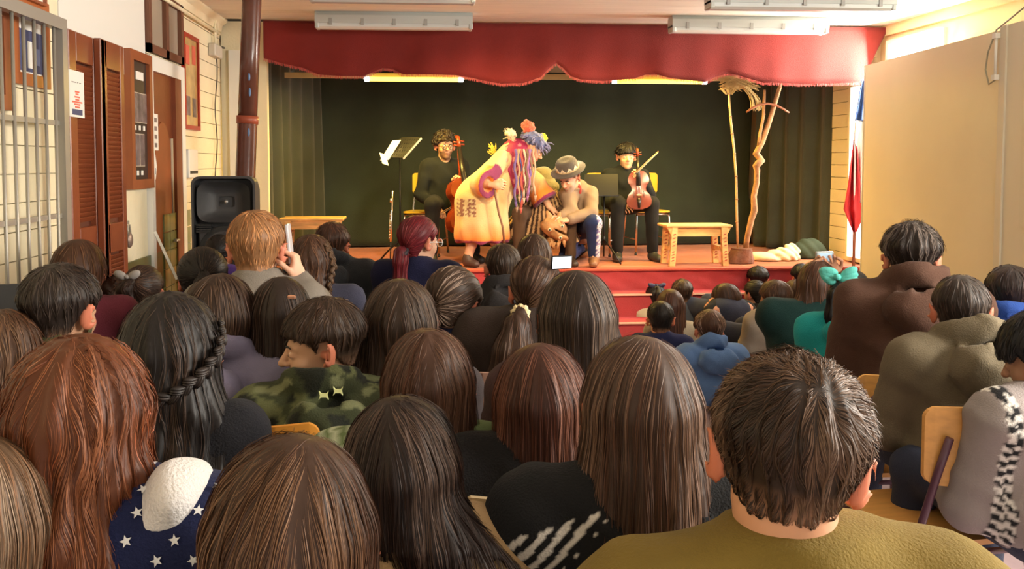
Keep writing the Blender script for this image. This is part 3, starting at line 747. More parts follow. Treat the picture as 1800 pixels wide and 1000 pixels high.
MB().box((XL,6.885,.366),(XR,6.90,.380)).box((XL,6.605,.183),(XR,6.62,.197)).build('trim_8', mat('step_edge', (.72,.42,.33), .5), None, kind='structure')
MB().box((XL,YS-.03,SZ-.012),(XR,YS+.10,SZ+.003)).build('trim_9', mat('stage_lip', (.45,.075,.045), .8, bump=.3, bscale=120), None, kind='structure')
MB().box((XL,7.3,2.45),(XR,9.5,2.50)).build('trim_10', mat('stage_ceiling', (.50,.45,.33), .8), None, kind='structure')

# curtains -----------------------------------------------------------
def curtain(name, label, xy, z0, z1, amp, waves, m, crease=0., flare=1.):
    xy = [np.array(p, float) for p in xy]; seg = [np.linalg.norm(xy[i+1]-xy[i]) for i in range(len(xy)-1)]; cum = np.concatenate([[0], np.cumsum(seg)])
    n = int(cum[-1]*55); m_ = 22; V = []; F = []
    for j in range(m_+1):
        v = j/m_
        for i in range(n+1):
            u = cum[-1]*i/n; p = np.array([np.interp(u, cum, [q[a] for q in xy]) for a in (0,1)]); q = np.array([np.interp(min(u+.05,cum[-1]), cum, [q[a] for q in xy]) for a in (0,1)]); r_ = np.array([np.interp(max(u-.05,0), cum, [q[a] for q in xy]) for a in (0,1)])
            t = unit(q-r_); nn = np.array((t[1],-t[0])); z = z1+(z0-z1)*v
            d = amp*(.5+.5*v*flare)*(math.sin(u*waves*2*PI+1.2*math.sin(u*3.1)+.5*v)+.4*math.sin(u*waves*4.4+2+v))
            d += crease*(math.sin(u*1.7+z*2.3)+.6*math.sin(u*3.9-z*3.1+1)+.35*math.sin(u*9-z*2+2))*.5
            if crease: d += .07*max(0, min(1, (1.08-z+.02*math.sin(u*3))/.06))
            p = p+nn*d; V.append((p[0],p[1],z))
    for j in range(m_):
        for i in range(n): a = j*(n+1)+i; F.append((a,a+1,a+n+2,a+n+1))
    o = MB().add(V, F, True).build(name, m, None, label=label, cat='curtain')
    s_ = o.modifiers.new('thickness', 'SOLIDIFY'); s_.thickness = .006; return o
green = mat('backdrop_cloth', (.024,.034,.020), .9, bump=.4, bscale=160, var=.15, vscale=3, sheen=.12)
green2 = mat('wing_cloth', (.040,.048,.032), .85, bump=.4, bscale=160, var=.2, vscale=3, sheen=.25)
curtain('backdrop_curtain', 'wide dark green cloth hung across the back of the stage', [(XL+.2,9.30),(XR-.3,9.36)], SZ+.01, 2.44, .012, 2.2, green, crease=.05)
curtain('wing_curtain', 'dark pleated curtain at the side of the stage near the brown pipe', [(W(468,300,7.5)[0],7.5),(W(492,300,7.9)[0],7.9),(W(560,300,9.1)[0],9.1)], SZ+.01, 2.44, .05, 3.3, green2)
curtain('wing_curtain', 'dark pleated curtain at the side of the stage near the flag', [(W(1330,300,9.05)[0],9.05),(W(1400,300,8.5)[0],8.5),(W(1468,300,8.02)[0],8.02)], SZ+.01, 2.44, .045, 4.2, green2)
# red valance with a scalloped, fringed hem
hem = [(463,102),(500,112),(535,120),(560,131),(600,134),(640,134),(655,127),(672,120),(690,121),(708,130),(760,131),(800,132),(840,139),(880,147),(920,146),(950,136),(964,121),(977,111),(990,120),(1003,134),(1020,140),(1060,142),(1115,138),(1135,131),(1150,130),(1175,137),(1240,144),(1256,136),(1280,128),(1306,135),(1340,145),(1410,147),(1510,145),(1522,138)]
hw = [W(a,b,7.08) for a,b in hem]; hx_ = [p[0] for p in hw]; hz_ = [p[2] for p in hw]
x0 = W(463,60,7.08)[0]; x1 = W(1562,60,7.08)[0]; xe = hx_[-1]
vm = mat('valance_cloth', (.19,.011,.007), .9, bump=.4, bscale=180, var=.10, vscale=3, sheen=.08)
V = []; F = []; n = 300; m_ = 10
def vy(x, v): return 7.08-.012*math.sin(x*7+.5*math.sin(x*3))*v-.006*math.sin(x*19+v)*v
for j in range(m_+1):
    v = j/m_
    for i in range(n+1):
        x = x0+(xe-x0)*i/n; zt = 2.61; z = zt+(np.interp(x, hx_, hz_)-zt)*v; xx = x+(x1-xe)*max(0,(x-xe+.35)/.35)*(1-v)**1.3 if x > xe-.35 else x
        V.append((xx, vy(x, v), z))
for j in range(m_):
    for i in range(n): a = j*(n+1)+i; F.append((a,a+1,a+n+2,a+n+1))
va = MB().add(V, F, True).build('valance', vm, None, label='long red cloth valance with scalloped fringed hem above the stage', cat='valance')
sm_ = va.modifiers.new('thickness', 'SOLIDIFY'); sm_.thickness = .008
V = []; F = []
for i in range(1500):
    x = x0+(xe-x0)*(i+rng.random())/1500; z = np.interp(x, hx_, hz_)+.004; l = .028*rng.uniform(.7,1.15); dx = rng.normal(0,.003); yy = vy(x,1)-.002+rng.normal(0,.002); k = len(V)
    V += [(x-.0014,yy,z),(x+.0014,yy,z),(x+.001+dx,yy-.001,z-l),(x-.001+dx,yy-.001,z-l),(x,yy+.002,z),(x+dx,yy+.002,z-l)]; F += [(k,k+3,k+2,k+1),(k+1,k+2,k+5,k+4),(k+4,k+5,k+3,k)]
MB().add(V, F).build('fringe', mat('fringe_thread', (.62,.10,.09), .8), va, kind='stuff')

# light fittings -----------------------------------------------------
lamp_m = mat('lamp_housing', (.50,.54,.53), .4); lens_m = mat('lamp_cover', (.62,.66,.66), .25)
def fitting(px0, px1, Y, z, label):
    xa, xb = W(px0,50,Y)[0], W(px1,50,Y)[0]; c = ((xa+xb)/2, Y, z)
    t = thing('fluorescent_fitting', label, 'ceiling lamp', c, 'sealed fluorescent fittings on the hall ceiling')
    MB().prism([(-.07,.04),(.07,.04),(.07,.10),(.05,.135),(-.05,.135),(-.07,.10)], (xa,Y,z), (0,1,0), (0,0,1), (xb-xa,0,0)).build('housing', lamp_m, t)
    cv = MB(); cv.prism([(-.062,.045),(-.055,.015),(-.03,0),(.03,0),(.055,.015),(.062,.045)], (xa+.01,Y,z), (0,1,0), (0,0,1), (xb-xa-.02,0,0)); cv.build('cover', lens_m, t)
    for x in (xa, xb-.03): MB().box((x,Y-.066,z+.002),(x+.03,Y+.066,z+.06), bev=.006).build('end_cap', lamp_m, t)
    for k in range(5):
        x = xa+.12+(xb-xa-.24)*k/4
        for s_ in (-1,1): MB().box((x-.012,Y+s_*.070-.006,z+.025),(x+.012,Y+s_*.070+.006,z+.075)).build('clip', mat('clip_grey', (.35,.36,.35), .4), t)
fitting(555,830,6.75,2.495,'grey sealed lamp fixed above the red valance, over the music stand side')
fitting(1178,1451,6.75,2.495,'grey sealed lamp fixed above the red valance, over the wooden bench and bare branch')
fitting(1243,1567,5.72,2.495,'grey sealed lamp nearer the audience, above the pale partition')
fitting(545,835,5.72,2.51,'grey sealed lamp nearer the audience, barely showing over the stage middle')
tube_m = mat('tube_glow', (1,.9,.3), .3, emit=(1.0,.66,.07), estr=3.2); tip_m = mat('tube_tip', (1,1,1), .3, emit=(.70,.95,1.0), estr=4.)
for k, (pa, pb, lab) in enumerate(((641,814,'glowing yellow tube lamp above the cellist and music stand'),(1076,1242,'glowing yellow tube lamp above the violinist and bench'))):
    A = W(pa,139 if k == 0 else 143,7.6); B = W(pb,139 if k == 0 else 144,7.6); B[2] = A[2]
    t = thing('tube_lamp', lab, 'lamp', (A+B)/2, 'yellow tube lamps behind the valance')
    MB().tube([A+(B-A)*.04,B-(B-A)*.04], .020, 10).build('tube', tube_m, t)
    for P_, q in ((A,B),(B,A)): MB().tube([P_, P_+(q-P_)*.045], .0215, 10).build('tube_end', tip_m, t)
    for u in (.0,1.): MB().box(A+(B-A)*u+np.array((-.012,-.012,.0)), A+(B-A)*u+np.array((.012,.02,.05))).build('bracket', white_p, t)
    l = bpy.data.lights.new('tube_light', 'AREA'); l.shape = 'RECTANGLE'; l.size = .9; l.size_y = .03; l.energy = 42; l.color = (1,.66,.13)
    o = bpy.data.objects.new('tube_light', l); C.objects.link(o); o.location = tuple((A+B)/2+np.array((0,0,-.02)))
A = W(500,136,7.62); B = W(1300,141,7.62)
MB().box((A[0],7.625,A[2]-.002),(B[0],7.66,A[2]+.045)).build('trim_11', mat('batten', (.62,.50,.25), .5), None, kind='structure')

# big brown pipe in front of the stage corner
pm = mat('pipe_paint', (.13,.048,.032), .22, var=.25, vscale=5, bump=.05)
A = W(443,-12,5.9); B = W(431,320,5.9); B2 = B+(B-A)*.35
p = thing('brown_pipe', 'thick glossy brown pipe standing at the stage corner behind the loudspeaker', 'pipe', (B2[0],B2[1],0))
mid = A+(B-A)*.66
MB().tube([A+(0,0,.1),A,A+(B-A)*.3,mid], .064, 28).build('pipe_length', pm, p)
MB().tube([mid+(A-B)*.0, mid+(B-A)*.02, B, B2, (B2[0],B2[1],.0)], [.071,.066,.066,.066,.066], 28).build('pipe_length', pm, p)
MB().tube([mid+(A-B)*.012, mid+(B-A)*.03], .073, 28).build('pipe_collar', mat('pipe_collar', (.36,.08,.04), .4), p)
for ka, kb, dx in ((.24,.19,.012),(.17,.10,.02),(-.05,-.10,.022)): MB().ell(mid+(A-B)*(ka+kb)/2+(dx,-.060,0), (.009,.006,.03), n=8, m=5).build('paint_mark', mat('blue_paint', (.12,.22,.42), .5), p)

# left wall: grille, doors, frames -----------------------------------
def LW(px, py, off=.0): return WX(px, py, XL+off)
brown = mat('brown_door_paint', (.235,.062,.025), .28, var=.15, vscale=4, bump=.06)
brown2 = mat('brown_frame_paint', (.30,.085,.030), .35, var=.12, vscale=6)
steel = mat('grille_paint', (.36,.33,.28), .35, metal=.3)
def ybox(y0, y1, z0, z1, x0, x1, bev=0): return MB().box((x0,y0,z0),(x1,y1,z1), bev=bev)
# steel grille
y0 = LW(0,200,.10)[1]-.35; y1 = LW(116,300,.10)[1]; zt = LW(108,34,.10)[2]; zb = .02
g = thing('steel_grille', 'pale steel bar grille standing in front of the cream wall', 'grille', (XL+.1, (y0+y1)/2, 0))
ybox(y1-.05,y1,zb,zt,XL+.08,XL+.12).build('post', steel, g); ybox(y0,y1-.05,zt-.05,zt,XL+.08,XL+.12).build('rail', steel, g); ybox(y0,y0+.05,zb,zt-.05,XL+.08,XL+.12).build('post', steel, g)
for pxy in ((112,217),(115,378)):
    z = LW(*pxy,.10)[2]; ybox(y0,y1,z-.010,z+.010,XL+.075,XL+.10).build('rail', steel, g)
ybox(y0,y1,.3,.32,XL+.075,XL+.10).build('rail', steel, g)
k = 0; y = y0+.09
while y < y1-.06:
    MB().tube([(XL+.10,y,zb),(XL+.10,y,zt-.04)], .0075, 8).build('bar', steel, g); y += .093
def frame_on_wall(name, label, cat, c4, fw, fm, inner, off=.0, dep=.025):
    (pa, ya), (pb, yb) = c4; A = LW(pa,ya,off); B = LW(pb,yb,off); y0, y1 = min(A[1],B[1]), max(A[1],B[1]); z0, z1 = min(A[2],B[2]), max(A[2],B[2])
    t = thing(name, label, cat, (XL+off,(y0+y1)/2,z0)); x0, x1 = XL+off, XL+off+dep
    for a_, b_, c_, d_ in ((y0,y1,z0,z0+fw),(y0,y1,z1-fw,z1),(y0,y0+fw,z0+fw,z1-fw),(y1-fw,y1,z0+fw,z1-fw)): ybox(a_,b_,c_,d_,x0,x1).build('frame', fm, t)
    bo = ybox(y0+fw*.9,y1-fw*.9,z0+fw*.9,z1-fw*.9,x0,x0+dep*.45).build('mount', inner, t)
    def sheet(nm, u0, u1, v0, v1, m, lift=.003, par=None):
        return ybox(y0+(y1-y0)*u0, y0+(y1-y0)*u1, z0+(z1-z0)*v0, z0+(z1-z0)*v1, x0+dep*.45, x0+dep*.45+lift).build(nm, m, par or t)
    return t, sheet
paper = mat('paper_white', (.85,.83,.78), .6); ink = mat('ink_navy', (.06,.07,.16), .6); redink = mat('ink_red', (.75,.16,.10), .6); photo = mat('photo_dark', (.20,.15,.15), .35, var=.6, vscale=14); blackm = mat('ink_black', (.03,.03,.03), .5)
t, sh = frame_on_wall('picture_frame', 'orange-brown framed picture of pale figures on blue, behind the grille', 'picture', ((10,-20),(80,158)), .05, mat('orange_frame', (.42,.12,.03), .35), paper)
sh('print', .2,.84,.16,.62, ink); sh('figure', .42,.54,.20,.50, paper, .005); sh('figure', .66,.74,.25,.44, mat('ink_blue', (.20,.24,.42), .6), .005); sh('figure', .26,.34,.22,.46, mat('ink_blue'), .005)
t, sh = frame_on_wall('picture_frame', 'dark brown frame at the very edge behind the grille', 'picture', ((-60,-20),(12,195)), .06, brown2, photo)
t, sh = frame_on_wall('notice', 'white notice in a wood strip frame above the grille top', 'notice', ((30,-60),(73,12)), .012, brown2, paper, .02)
# shutter doors
def louvre_leaf(name, label, py0, py1, z0, z1, xo, skew=0., spine=False):
    t = thing(name, label, 'door', (XL+xo,(py0+py1)/2,z0)); w_ = py1-py0; st_ = .085 if w_ > .35 else .055; zm = z0+(z1-z0)*.50
    x0, x1 = XL+xo, XL+xo+.035
    def b(a_,b_,c_,d_,nm): ybox(a_,b_,c_,d_,x0,x1,bev=.004).build(nm, brown, t)
    b(py0,py0+st_,z0,z1,'stile'); b(py1-st_,py1,z0,z1,'stile'); b(py0+st_,py1-st_,z0,z0+.14,'rail'); b(py0+st_,py1-st_,z1-.14,z1,'rail'); b(py0+st_,py1-st_,zm-.05,zm+.10,'rail')
    b(py0+st_,py1-st_,z0+.50,z0+.58,'rail')
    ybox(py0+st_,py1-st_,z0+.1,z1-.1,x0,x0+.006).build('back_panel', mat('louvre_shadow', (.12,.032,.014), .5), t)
    sl = bpy.data.meshes.new('louvre'); m = MB().box((-.003,-(w_/2-st_),-.013),(.003,(w_/2-st_),.013)); sl.from_pydata(m.V, [], m.F); sl.materials.append(brown)
    z = z0+.155
    while z < z1-.15:
        if not (zm-.065 < z < zm+.115) and not (z0+.485 < z < z0+.595):
            o = bpy.data.objects.new('louvre', sl); C.objects.link(o); o.parent = t; o.location = (.022,0,z-z0); o.rotation_euler = (0,math.radians(38),0)
        z += .0235
    return t
zt1 = LW(150,66,.0)[2]
a0 = LW(110,200)[1]; a1 = LW(165,200)[1]; a2 = LW(172,200,.05)[1]; a3 = LW(213,200,.05)[1]
d1 = louvre_leaf('shutter_door', 'brown louvred door leaf with a white poster, beside the grille', a0, a1, .02, zt1, .0)
d2 = louvre_leaf('shutter_door', 'narrow brown louvred door leaf next to the dark photo board', a2, a3, .02, zt1, .035)
ybox(a1,a2+.005,.02,zt1,XL,XL+.07,bev=.006).build('edge_strip', brown, d2)
for pz in (140,415): z = LW(213,pz,.05)[2]; ybox(a3-.01,a3+.02,z-.06,z+.06,XL+.03,XL+.06,bev=.004).build('hinge', mat('hinge_steel', (.6,.58,.55), .3, metal=.6), d2)
A = LW(116,120,.035); B = LW(147,208,.035); t = thing('poster', 'white paper poster with red and navy print taped on the louvred door', 'poster', (XL+.037,(A[1]+B[1])/2,B[2]))
pz0, pz1, py0, py1 = B[2], LW(130,124,.035)[2]+.0, A[1]+.02, B[1]
ybox(py0,py1,pz0,pz1,XL+.037,XL+.040).build('sheet', paper, t)
def pr(u0,u1,v0,v1,m): ybox(py0+(py1-py0)*u0,py0+(py1-py0)*u1,pz0+(pz1-pz0)*v0,pz0+(pz1-pz0)*v1,XL+.040,XL+.0408).build('print', m, t)
pr(.15,.85,.05,.17,ink)
for u0,u1,v in ((.35,.66,.20),(.30,.70,.26),(.15,.85,.31),(.38,.64,.36),(.33,.68,.42),(.4,.6,.48),(.36,.66,.53)): pr(u0,u1,v,v+.035,redink)
for u0,u1 in ((.15,.45),(.52,.60),(.68,.78)): pr(u0,u1,.74,.755,blackm)
# dark photo board
t, sh = frame_on_wall('photo_board', 'tall brown framed board with photo strips and small white captions', 'board', ((216,84),(260,330)), .055, brown2, mat('board_black', (.05,.035,.03), .35), .0, .04)
sh('caption', .38,.72,.80,.86, paper)
for k in range(3): sh('photograph', .20+.22*k,.40+.22*k,.49,.70, photo, .004); sh('photo_edge', .19+.22*k,.41+.22*k,.485,.705, mat('edge_cream', (.7,.62,.5), .5), .002); sh('caption', .27+.2*k,.35+.2*k,.43,.465, paper)
for k in range(2): sh('photograph', .30+.22*k,.49+.22*k,.17,.40, photo, .004); sh('photo_edge', .29+.22*k,.50+.22*k,.165,.405, mat('edge_cream'), .002); sh('caption', .34+.2*k,.43+.2*k,.10,.135, paper)
# second door with transom
y0 = LW(262,200)[1]; y1 = LW(312,200)[1]; yA = LW(257,200)[1]; yB = LW(318,200)[1]; zd = LW(285,132)[2]
dn = MB(); dn.box((XL-.01,yA,0),(XL+.03,y0,zd+.09)).box((XL-.01,y1,0),(XL+.03,yB,zd+.09)).box((XL-.01,y0,zd),(XL+.03,y1,zd+.09)); dn = dn.build('door_1', white_p, None, kind='structure')
MB().box((XL-.02,y0,0),(XL+.002,y1,zd)).build('door_leaf', brown, dn)
MB().box((XL,y1-.14,.02),(XL+.028,y1-.004,zd)).build('door_edge', brown, dn)
yc, hw_ = (y0+y1)/2-.07, (y1-y0)/2-.14; arch = [(yc-hw_, .3),(yc+hw_, .3)]+[(yc+hw_*math.cos(a), 1.50+.22*math.sin(a)) for a in np.linspace(0,PI,12)]
MB().prism(arch, (XL+.002,0,0), (0,1,0), (0,0,1), (.008,0,0)).build('arched_panel', brown2, dn)
MB().box((XL+.0,y1-.175,.05),(XL+.014,y1-.165,1.62)).build('door_gap', mat('gap_light', (.8,.7,.5), .5), dn)
A = LW(263,200); 
t = thing('notice', 'tall white notice with dark figures pasted on the arched door', 'notice', (XL+.012,A[1]+.12,1.3)); z0n, z1n = LW(268,264)[2], LW(268,200)[2]
ybox(y0+.01,LW(274,230)[1],z0n,z1n,XL+.011,XL+.014).build('sheet', paper, t)
for k in range(4): ybox(y0+.03+.0*k,LW(272,230)[1],z0n+(z1n-z0n)*(.08+.23*k),z0n+(z1n-z0n)*(.2+.23*k),XL+.014,XL+.0148).build('print', photo, t)
t = thing('notice', 'rounded white paper notice below the tall one on the arched door', 'notice', (XL+.012,A[1]+.12,1.0)); z0n, z1n = LW(268,318)[2], LW(268,266)[2]
MB().prism([(y0+.01,z0n),(y0+.06,z0n+.01),(y0+.09,(z0n+z1n)/2),(y0+.06,z1n-.02),(y0+.01,z1n)], (XL+.011,0,0), (0,1,0), (0,0,1), (.003,0,0)).build('sheet', paper, t)
ybox(y0+.02,y0+.06,z0n+.04,z0n+.08,XL+.014,XL+.0148).build('print', ink, t)
MB().tube([(XL+.01,y1-.2,.95),(XL+.05,y1-.2,.95),(XL+.05,y1-.28,.95)], .009, 8).build('door_handle', mat('hinge_steel'), dn)
f = MB(); zt0 = zd+.11; ztt = CZ-.10; 
for a_,b_,c_,d_ in ((yA,yB,zt0,zt0+.05),(yA,yB,ztt-.04,ztt),(yA,yA+.05,zt0,ztt),(yB-.06,yB,zt0,ztt),((yA+yB)/2-.03,(yA+yB)/2+.03,zt0,ztt)): f.box((XL-.01,a_,c_),(XL+.03,b_,d_))
o = f.build('window_3', mat('transom_brown', (.16,.06,.03), .5), None, kind='structure')
for a_,b_ in ((yA+.05,(yA+yB)/2-.03),((yA+yB)/2+.03,yB-.06)): MB().box((XL-.004,a_,zt0+.05),(XL+.004,b_,ztt-.04)).build('pane', mat('dusty_glass', (.40,.33,.25), .25), o)
# picture with red side, white box, blue and white sticker, socket, cables
t, sh = frame_on_wall('picture_frame', 'tall red and gold framed picture of red figures beside the arched door', 'picture', ((317,54),(347,230)), .03, mat('red_frame', (.42,.03,.015), .25), mat('gold_print', (.62,.42,.16), .12, var=.3, vscale=7))
for u, v, m in ((.2,.68,redink),(.6,.70,redink),(.2,.15,photo),(.6,.14,photo)): sh('figure', u,u+.22,v,v+.2, m)
A = LW(322,262); B = LW(339,312); t = thing('wall_box', 'white plastic box fixed low on the cream wall behind the loudspeaker', 'box', (XL,A[1],B[2]))
ybox(A[1],B[1],B[2],A[2],XL,XL+.04,bev=.006).build('casing', white_p, t); MB().box((XL+.04,A[1]+.02,B[2]+.03),(XL+.042,B[1]-.02,B[2]+.05)).build('slot', blackm, t)
t = thing('sticker', 'blue and white sign pasted by the door jamb above the green tiles', 'sign', (XL,LW(318,300)[1],1.2)); A = LW(319,240); B = LW(324,318)
ybox(A[1],B[1],B[2],A[2],XL,XL+.006).build('sheet', mat('sign_blue', (.12,.2,.35), .5), t); MB().lathe([(.001,0),(.06,.001),(.06,.004),(.001,.005)], (XL+.006,(A[1]+B[1])/2,B[2]+.12), 18, (1,0,0)).build('emblem', paper, t)
A = LW(365,75); B = LW(378,104); t = thing('junction_box', 'grey electrical box on the cream wall with conduit running to the ceiling', 'box', (XL,A[1],B[2]))
ybox(A[1],B[1],B[2],A[2],XL,XL+.06,bev=.008).build('casing', mat('box_grey', (.55,.50,.42), .4), t)
yy = (A[1]+B[1])/2; Q = WX(383,0,XL+.03)
MB().tube([(XL+.03,yy,A[2]),(XL+.03,yy+.0,A[2]+.16),(XL+.03,yy+.06,A[2]+.25),(XL+.03,yy+.08,CZ-.1)], .012, 8).build('conduit', cream, t)
MB().tube([(XL+.03,5.0,CZ-.13),(XL+.03,7.1,CZ-.13)], .013, 8).build('conduit', cream, t)
A = LW(383,84); pts = [A+(.02,0,0)]+[LW(380+2*math.sin(k*1.1),95+k*22,.02) for k in range(11)]
t = MB().tube(pts, .005, 6); t.box(A+(0,-.03,-.004),A+(.05,.03,.008)); t.build('hanging_cable', mat('cable_dark', (.10,.08,.06), .5), None, label='thin dark cable hanging down the cream wall from a small hook', cat='cable')
A = LW(222,395,.02); t = thing('padlock', 'grey padlock hanging on a hasp under the dark photo board', 'padlock', A)
MB().box(A+(-.02,-.04,.0),A+(.0,.05,.02)).build('hasp', steel, t); MB().tube([A+(.01,-.02,0),A+(.015,-.02,-.05),A+(.015,.02,-.05),A+(.01,.02,0)], .006, 6).build('shackle', steel, t)
MB().ell(A+(.015,0,-.085), (.018,.035,.045), n=12, m=8).build('lock_body', mat('lock_grey', (.30,.22,.18), .4, metal=.5), t)

# partition on the right ---------------------------------------------
A = W(1522,115,6.6); tz = A[2]; N_ = WZ(1800,42,tz); dirp = unit(np.array((N_[0]-A[0],N_[1]-A[1],0))); nrm = np.array((dirp[1],-dirp[0],0)); nrm = -nrm if nrm[0] < 0 else nrm
part_m = mat('partition_board', (.80,.71,.50), .42, var=.04, vscale=2, bump=.04, bscale=30); strip_m = mat('partition_strip', (.72,.66,.52), .5)
def at_p(u, z, off=0): return A*(1,1,0)+dirp*u+np.array((0,0,z))-nrm*off
def slab(u0,u1,z0,z1,o0,o1,m,name,parent=None,**t):
    P_ = [at_p(u,z,o) for z in (z0,z1) for (u,o) in ((u0,o0),(u1,o0),(u1,o1),(u0,o1))]
    return MB().add(P_, [(0,3,2,1),(4,5,6,7),(0,1,5,4),(1,2,6,5),(2,3,7,6),(3,0,4,7)]).build(name, m, parent, **t)
uS = None
for uu in np.linspace(0.2,3.5,600):
    q = at_p(uu, 1.7); v = CR.T@(q-np.array((0,0,EYE))); px = cx0+FPX*v[0]/-v[2]
    if px > 1757: uS = uu; break
pt = thing('partition', 'tall pale beige movable partition of flat boards beside the flag', 'partition', at_p(0,0))
bd = slab(0,uS,.03,tz,-.04,0,part_m,'board',pt); slab(uS+.055,uS+1.3,.03,tz+.02,-.04,0,mat('partition_board_two',(.74,.68,.54),.5),'board',pt); slab(uS+1.31,uS+2.6,.03,tz+.02,-.04,0,part_m,'board',pt)
slab(uS-.005,uS+.055,.03,tz+.02,-.045,.012,strip_m,'post',pt); slab(-.012,.0,.0,tz,-.045,.006,strip_m,'edge_strip',pt)
slab(.5,.85,0,.03,-.2,.2,strip_m,'foot',pt); slab(2.,2.3,0,.03,-.2,.2,strip_m,'foot',pt)
slab(uS+.22,uS+1.2,1.1,1.9,-.0,.006,strip_m,'raised_panel',pt)
q = at_p(uS-.01,tz-.02,.03); h = thing('cable_hook', 'thin looped cable hanging from a catch at the partition post', 'cable', q)
MB().tube([q+(.0,0,.02), q-dirp*.08+(0,0,-.10), q-dirp*.10+(0,0,-.2), q-dirp*.06+(0,0,-.29), q+(0,0,-.27)], .005, 6).build('cable', mat('cable_grey', (.36,.34,.24), .5), h)
MB().tube([q+(0,0,.02), q+dirp*.25+(0,0,.10), q+dirp*.6+(0,0,.16)], .005, 6).build('cable', mat('cable_grey'), h)
MB().tube([q+(0,0,0),q+(0,0,-.24)], .008, 8).box(q+(-.015,-.015,-.27),q+(.015,.015,-.24)).box(q+(-.015,-.015,-.03),q+(.015,.015,.0)).build('catch', white_p, h)
# flag ---------------------------------------------------------------
Y = 6.95; f = thing('flag', 'blue, white and red flag hanging limp on a wooden pole by the bright window', 'flag', W(1500,470,Y)*np.array((1,1,0)))
pm_ = mat('pole_wood', (.32,.10,.05), .4); MB().tube([W(1499,520,Y)*np.array((1,1,0)), W(1502,400,Y), W(1524,120,Y)], .013, 8).build('pole', pm_, f)
def cloth(poly_fn, m, name):
    V = []; F = []; n = 24; k = 12
    for j in range(n+1):
        (l, r_, py_) = poly_fn(j/n)
        for i in range(k+1):
            u = i/k; p = W(l+(r_-l)*u, py_, Y-.05-.035*math.sin(u*9+j*.12)-.02*math.sin(u*17)); V.append(p)
    for j in range(n):
        for i in range(k): a = j*(k+1)+i; F.append((a,a+k+1,a+k+2,a+1))
    o = MB().add(V, F, True).build(name, m, f); md = o.modifiers.new('thickness','SOLIDIFY'); md.thickness = .003
I = lambda v, xs, ys: float(np.interp(v, xs, ys))
cloth(lambda v: (I(v,[0,1],[1514,1503]), I(v,[0,.5,1],[1526,1526,1526]), 140+v*72-(0)), mat('flag_blue', (.035,.075,.22), .8), 'blue_canton')
cloth(lambda v: (I(v,[0,.3,1],[1503,1500,1501]), 1527, 212+v*145), mat('flag_white', (.80,.76,.72), .8), 'white_stripe')
cloth(lambda v: (I(v,[0,.5,.75,1],[1500,1490,1483,1500]), I(v,[0,.1,.8,1],[1502,1508,1520,1506]), 246+v*162), mat('flag_red', (.70,.04,.05), .8), 'red_stripe')

# loudspeaker on its stand -------------------------------------------
Y = 5.35; A = W(335,310,Y); B = W(450,445,Y); sp = thing('loudspeaker', 'large black plastic loudspeaker standing by the brown pipe', 'loudspeaker', ((A[0]+B[0])/2, Y+.15, A[2]-.68))
bk = mat('speaker_plastic', (.055,.055,.058), .45, bump=.2, bscale=400); bk2 = mat('speaker_grille', (.05,.05,.05), .6, bump=.8, bscale=900)
x0, x1, z1, z0 = A[0], B[0], A[2], A[2]-.68; xm = (x0+x1)/2; hw_ = (x1-x0)/2
def rr(w_, h, r_, n=6):
    return [(sx*(w_-r_)+r_*math.cos(a), sz*(h-r_)+r_*math.sin(a)) for sx,sz,a0 in ((1,1,0),(-1,1,PI/2),(-1,-1,PI),(1,-1,1.5*PI)) for a in np.linspace(a0,a0+PI/2,n)]
m = MB(); P0 = rr(hw_,.34,.05); zc = (z0+z1)/2
rings = [(1.0,Y+.0),(1.0,Y+.10),(.86,Y+.30),(.80,Y+.32)]; V = [(xm+a*k*(1),yy,zc+b*k) for k,yy in rings for a,b in P0]; n = len(P0)
F = [(i*n+j,i*n+(j+1)%n,(i+1)*n+(j+1)%n,(i+1)*n+j) for i in range(3) for j in range(n)]; 
# recessed baffle
P1 = [(xm+a*.93,Y+.0,zc+b*.96) for a,b in P0]; P2 = [(xm+a*.90,Y+.115,zc+b*.93) for a,b in P0]; k1 = len(V); V += P1; k2 = len(V); V += P2
F += [(j,k1+j,k1+(j+1)%n,(j+1)%n) for j in range(n)]+[(k1+j,k2+j,k2+(j+1)%n,k1+(j+1)%n) for j in range(n)]+[tuple(range(k2,k2+n)),tuple(range(3*n,4*n))[::-1]]
m.add(V, F).build('cabinet', bk, sp)
V = []; F = []; nu, nv = 24, 10                                # horn flare
for j in range(nv+1):
    t_ = j/nv; w2 = hw_*.84*(1-t_)+.05*t_; h2 = .125*(1-t_)**.8+.035*t_; yy = Y+.005+.09*math.sin(t_*PI/2)
    for i in range(nu): a = 2*PI*i/nu; c_, s_ = math.cos(a), math.sin(a); e = .45; V.append((xm+w2*math.copysign(abs(c_)**e,c_), yy, z1-.16+h2*math.copysign(abs(s_)**e,s_)))
for j in range(nv):
    for i in range(nu): F.append((j*nu+i,(j+1)*nu+i,(j+1)*nu+(i+1)%nu,j*nu+(i+1)%nu))
MB().add(V, F, True).build('horn', bk, sp)
MB().box((x0+.035,Y+.015,z0+.03),(x1-.035,Y+.12,z1-.32), bev=.01).build('lower_baffle', bk, sp)
MB().lathe([(.155,0),(.165,.012),(.15,.02),(.12,.012),(.03,.03),(.001,.034)], (xm,Y+.03,z1-.47), 28, (0,-1,0)).build('woofer_grille', bk2, sp)
for sx in (-1,1):
    v = MB()
    for k in range(4): v.box((xm+sx*hw_*.62-.045,Y-.004,z1-.345+k*.014),(xm+sx*hw_*.62+.045,Y+.03,z1-.338+k*.014))
    v.build('port', blackm, sp)
MB().ell((xm,Y+.085,z1-.16), (.012,.01,.012)).build('horn_throat', mat('hinge_steel'), sp)
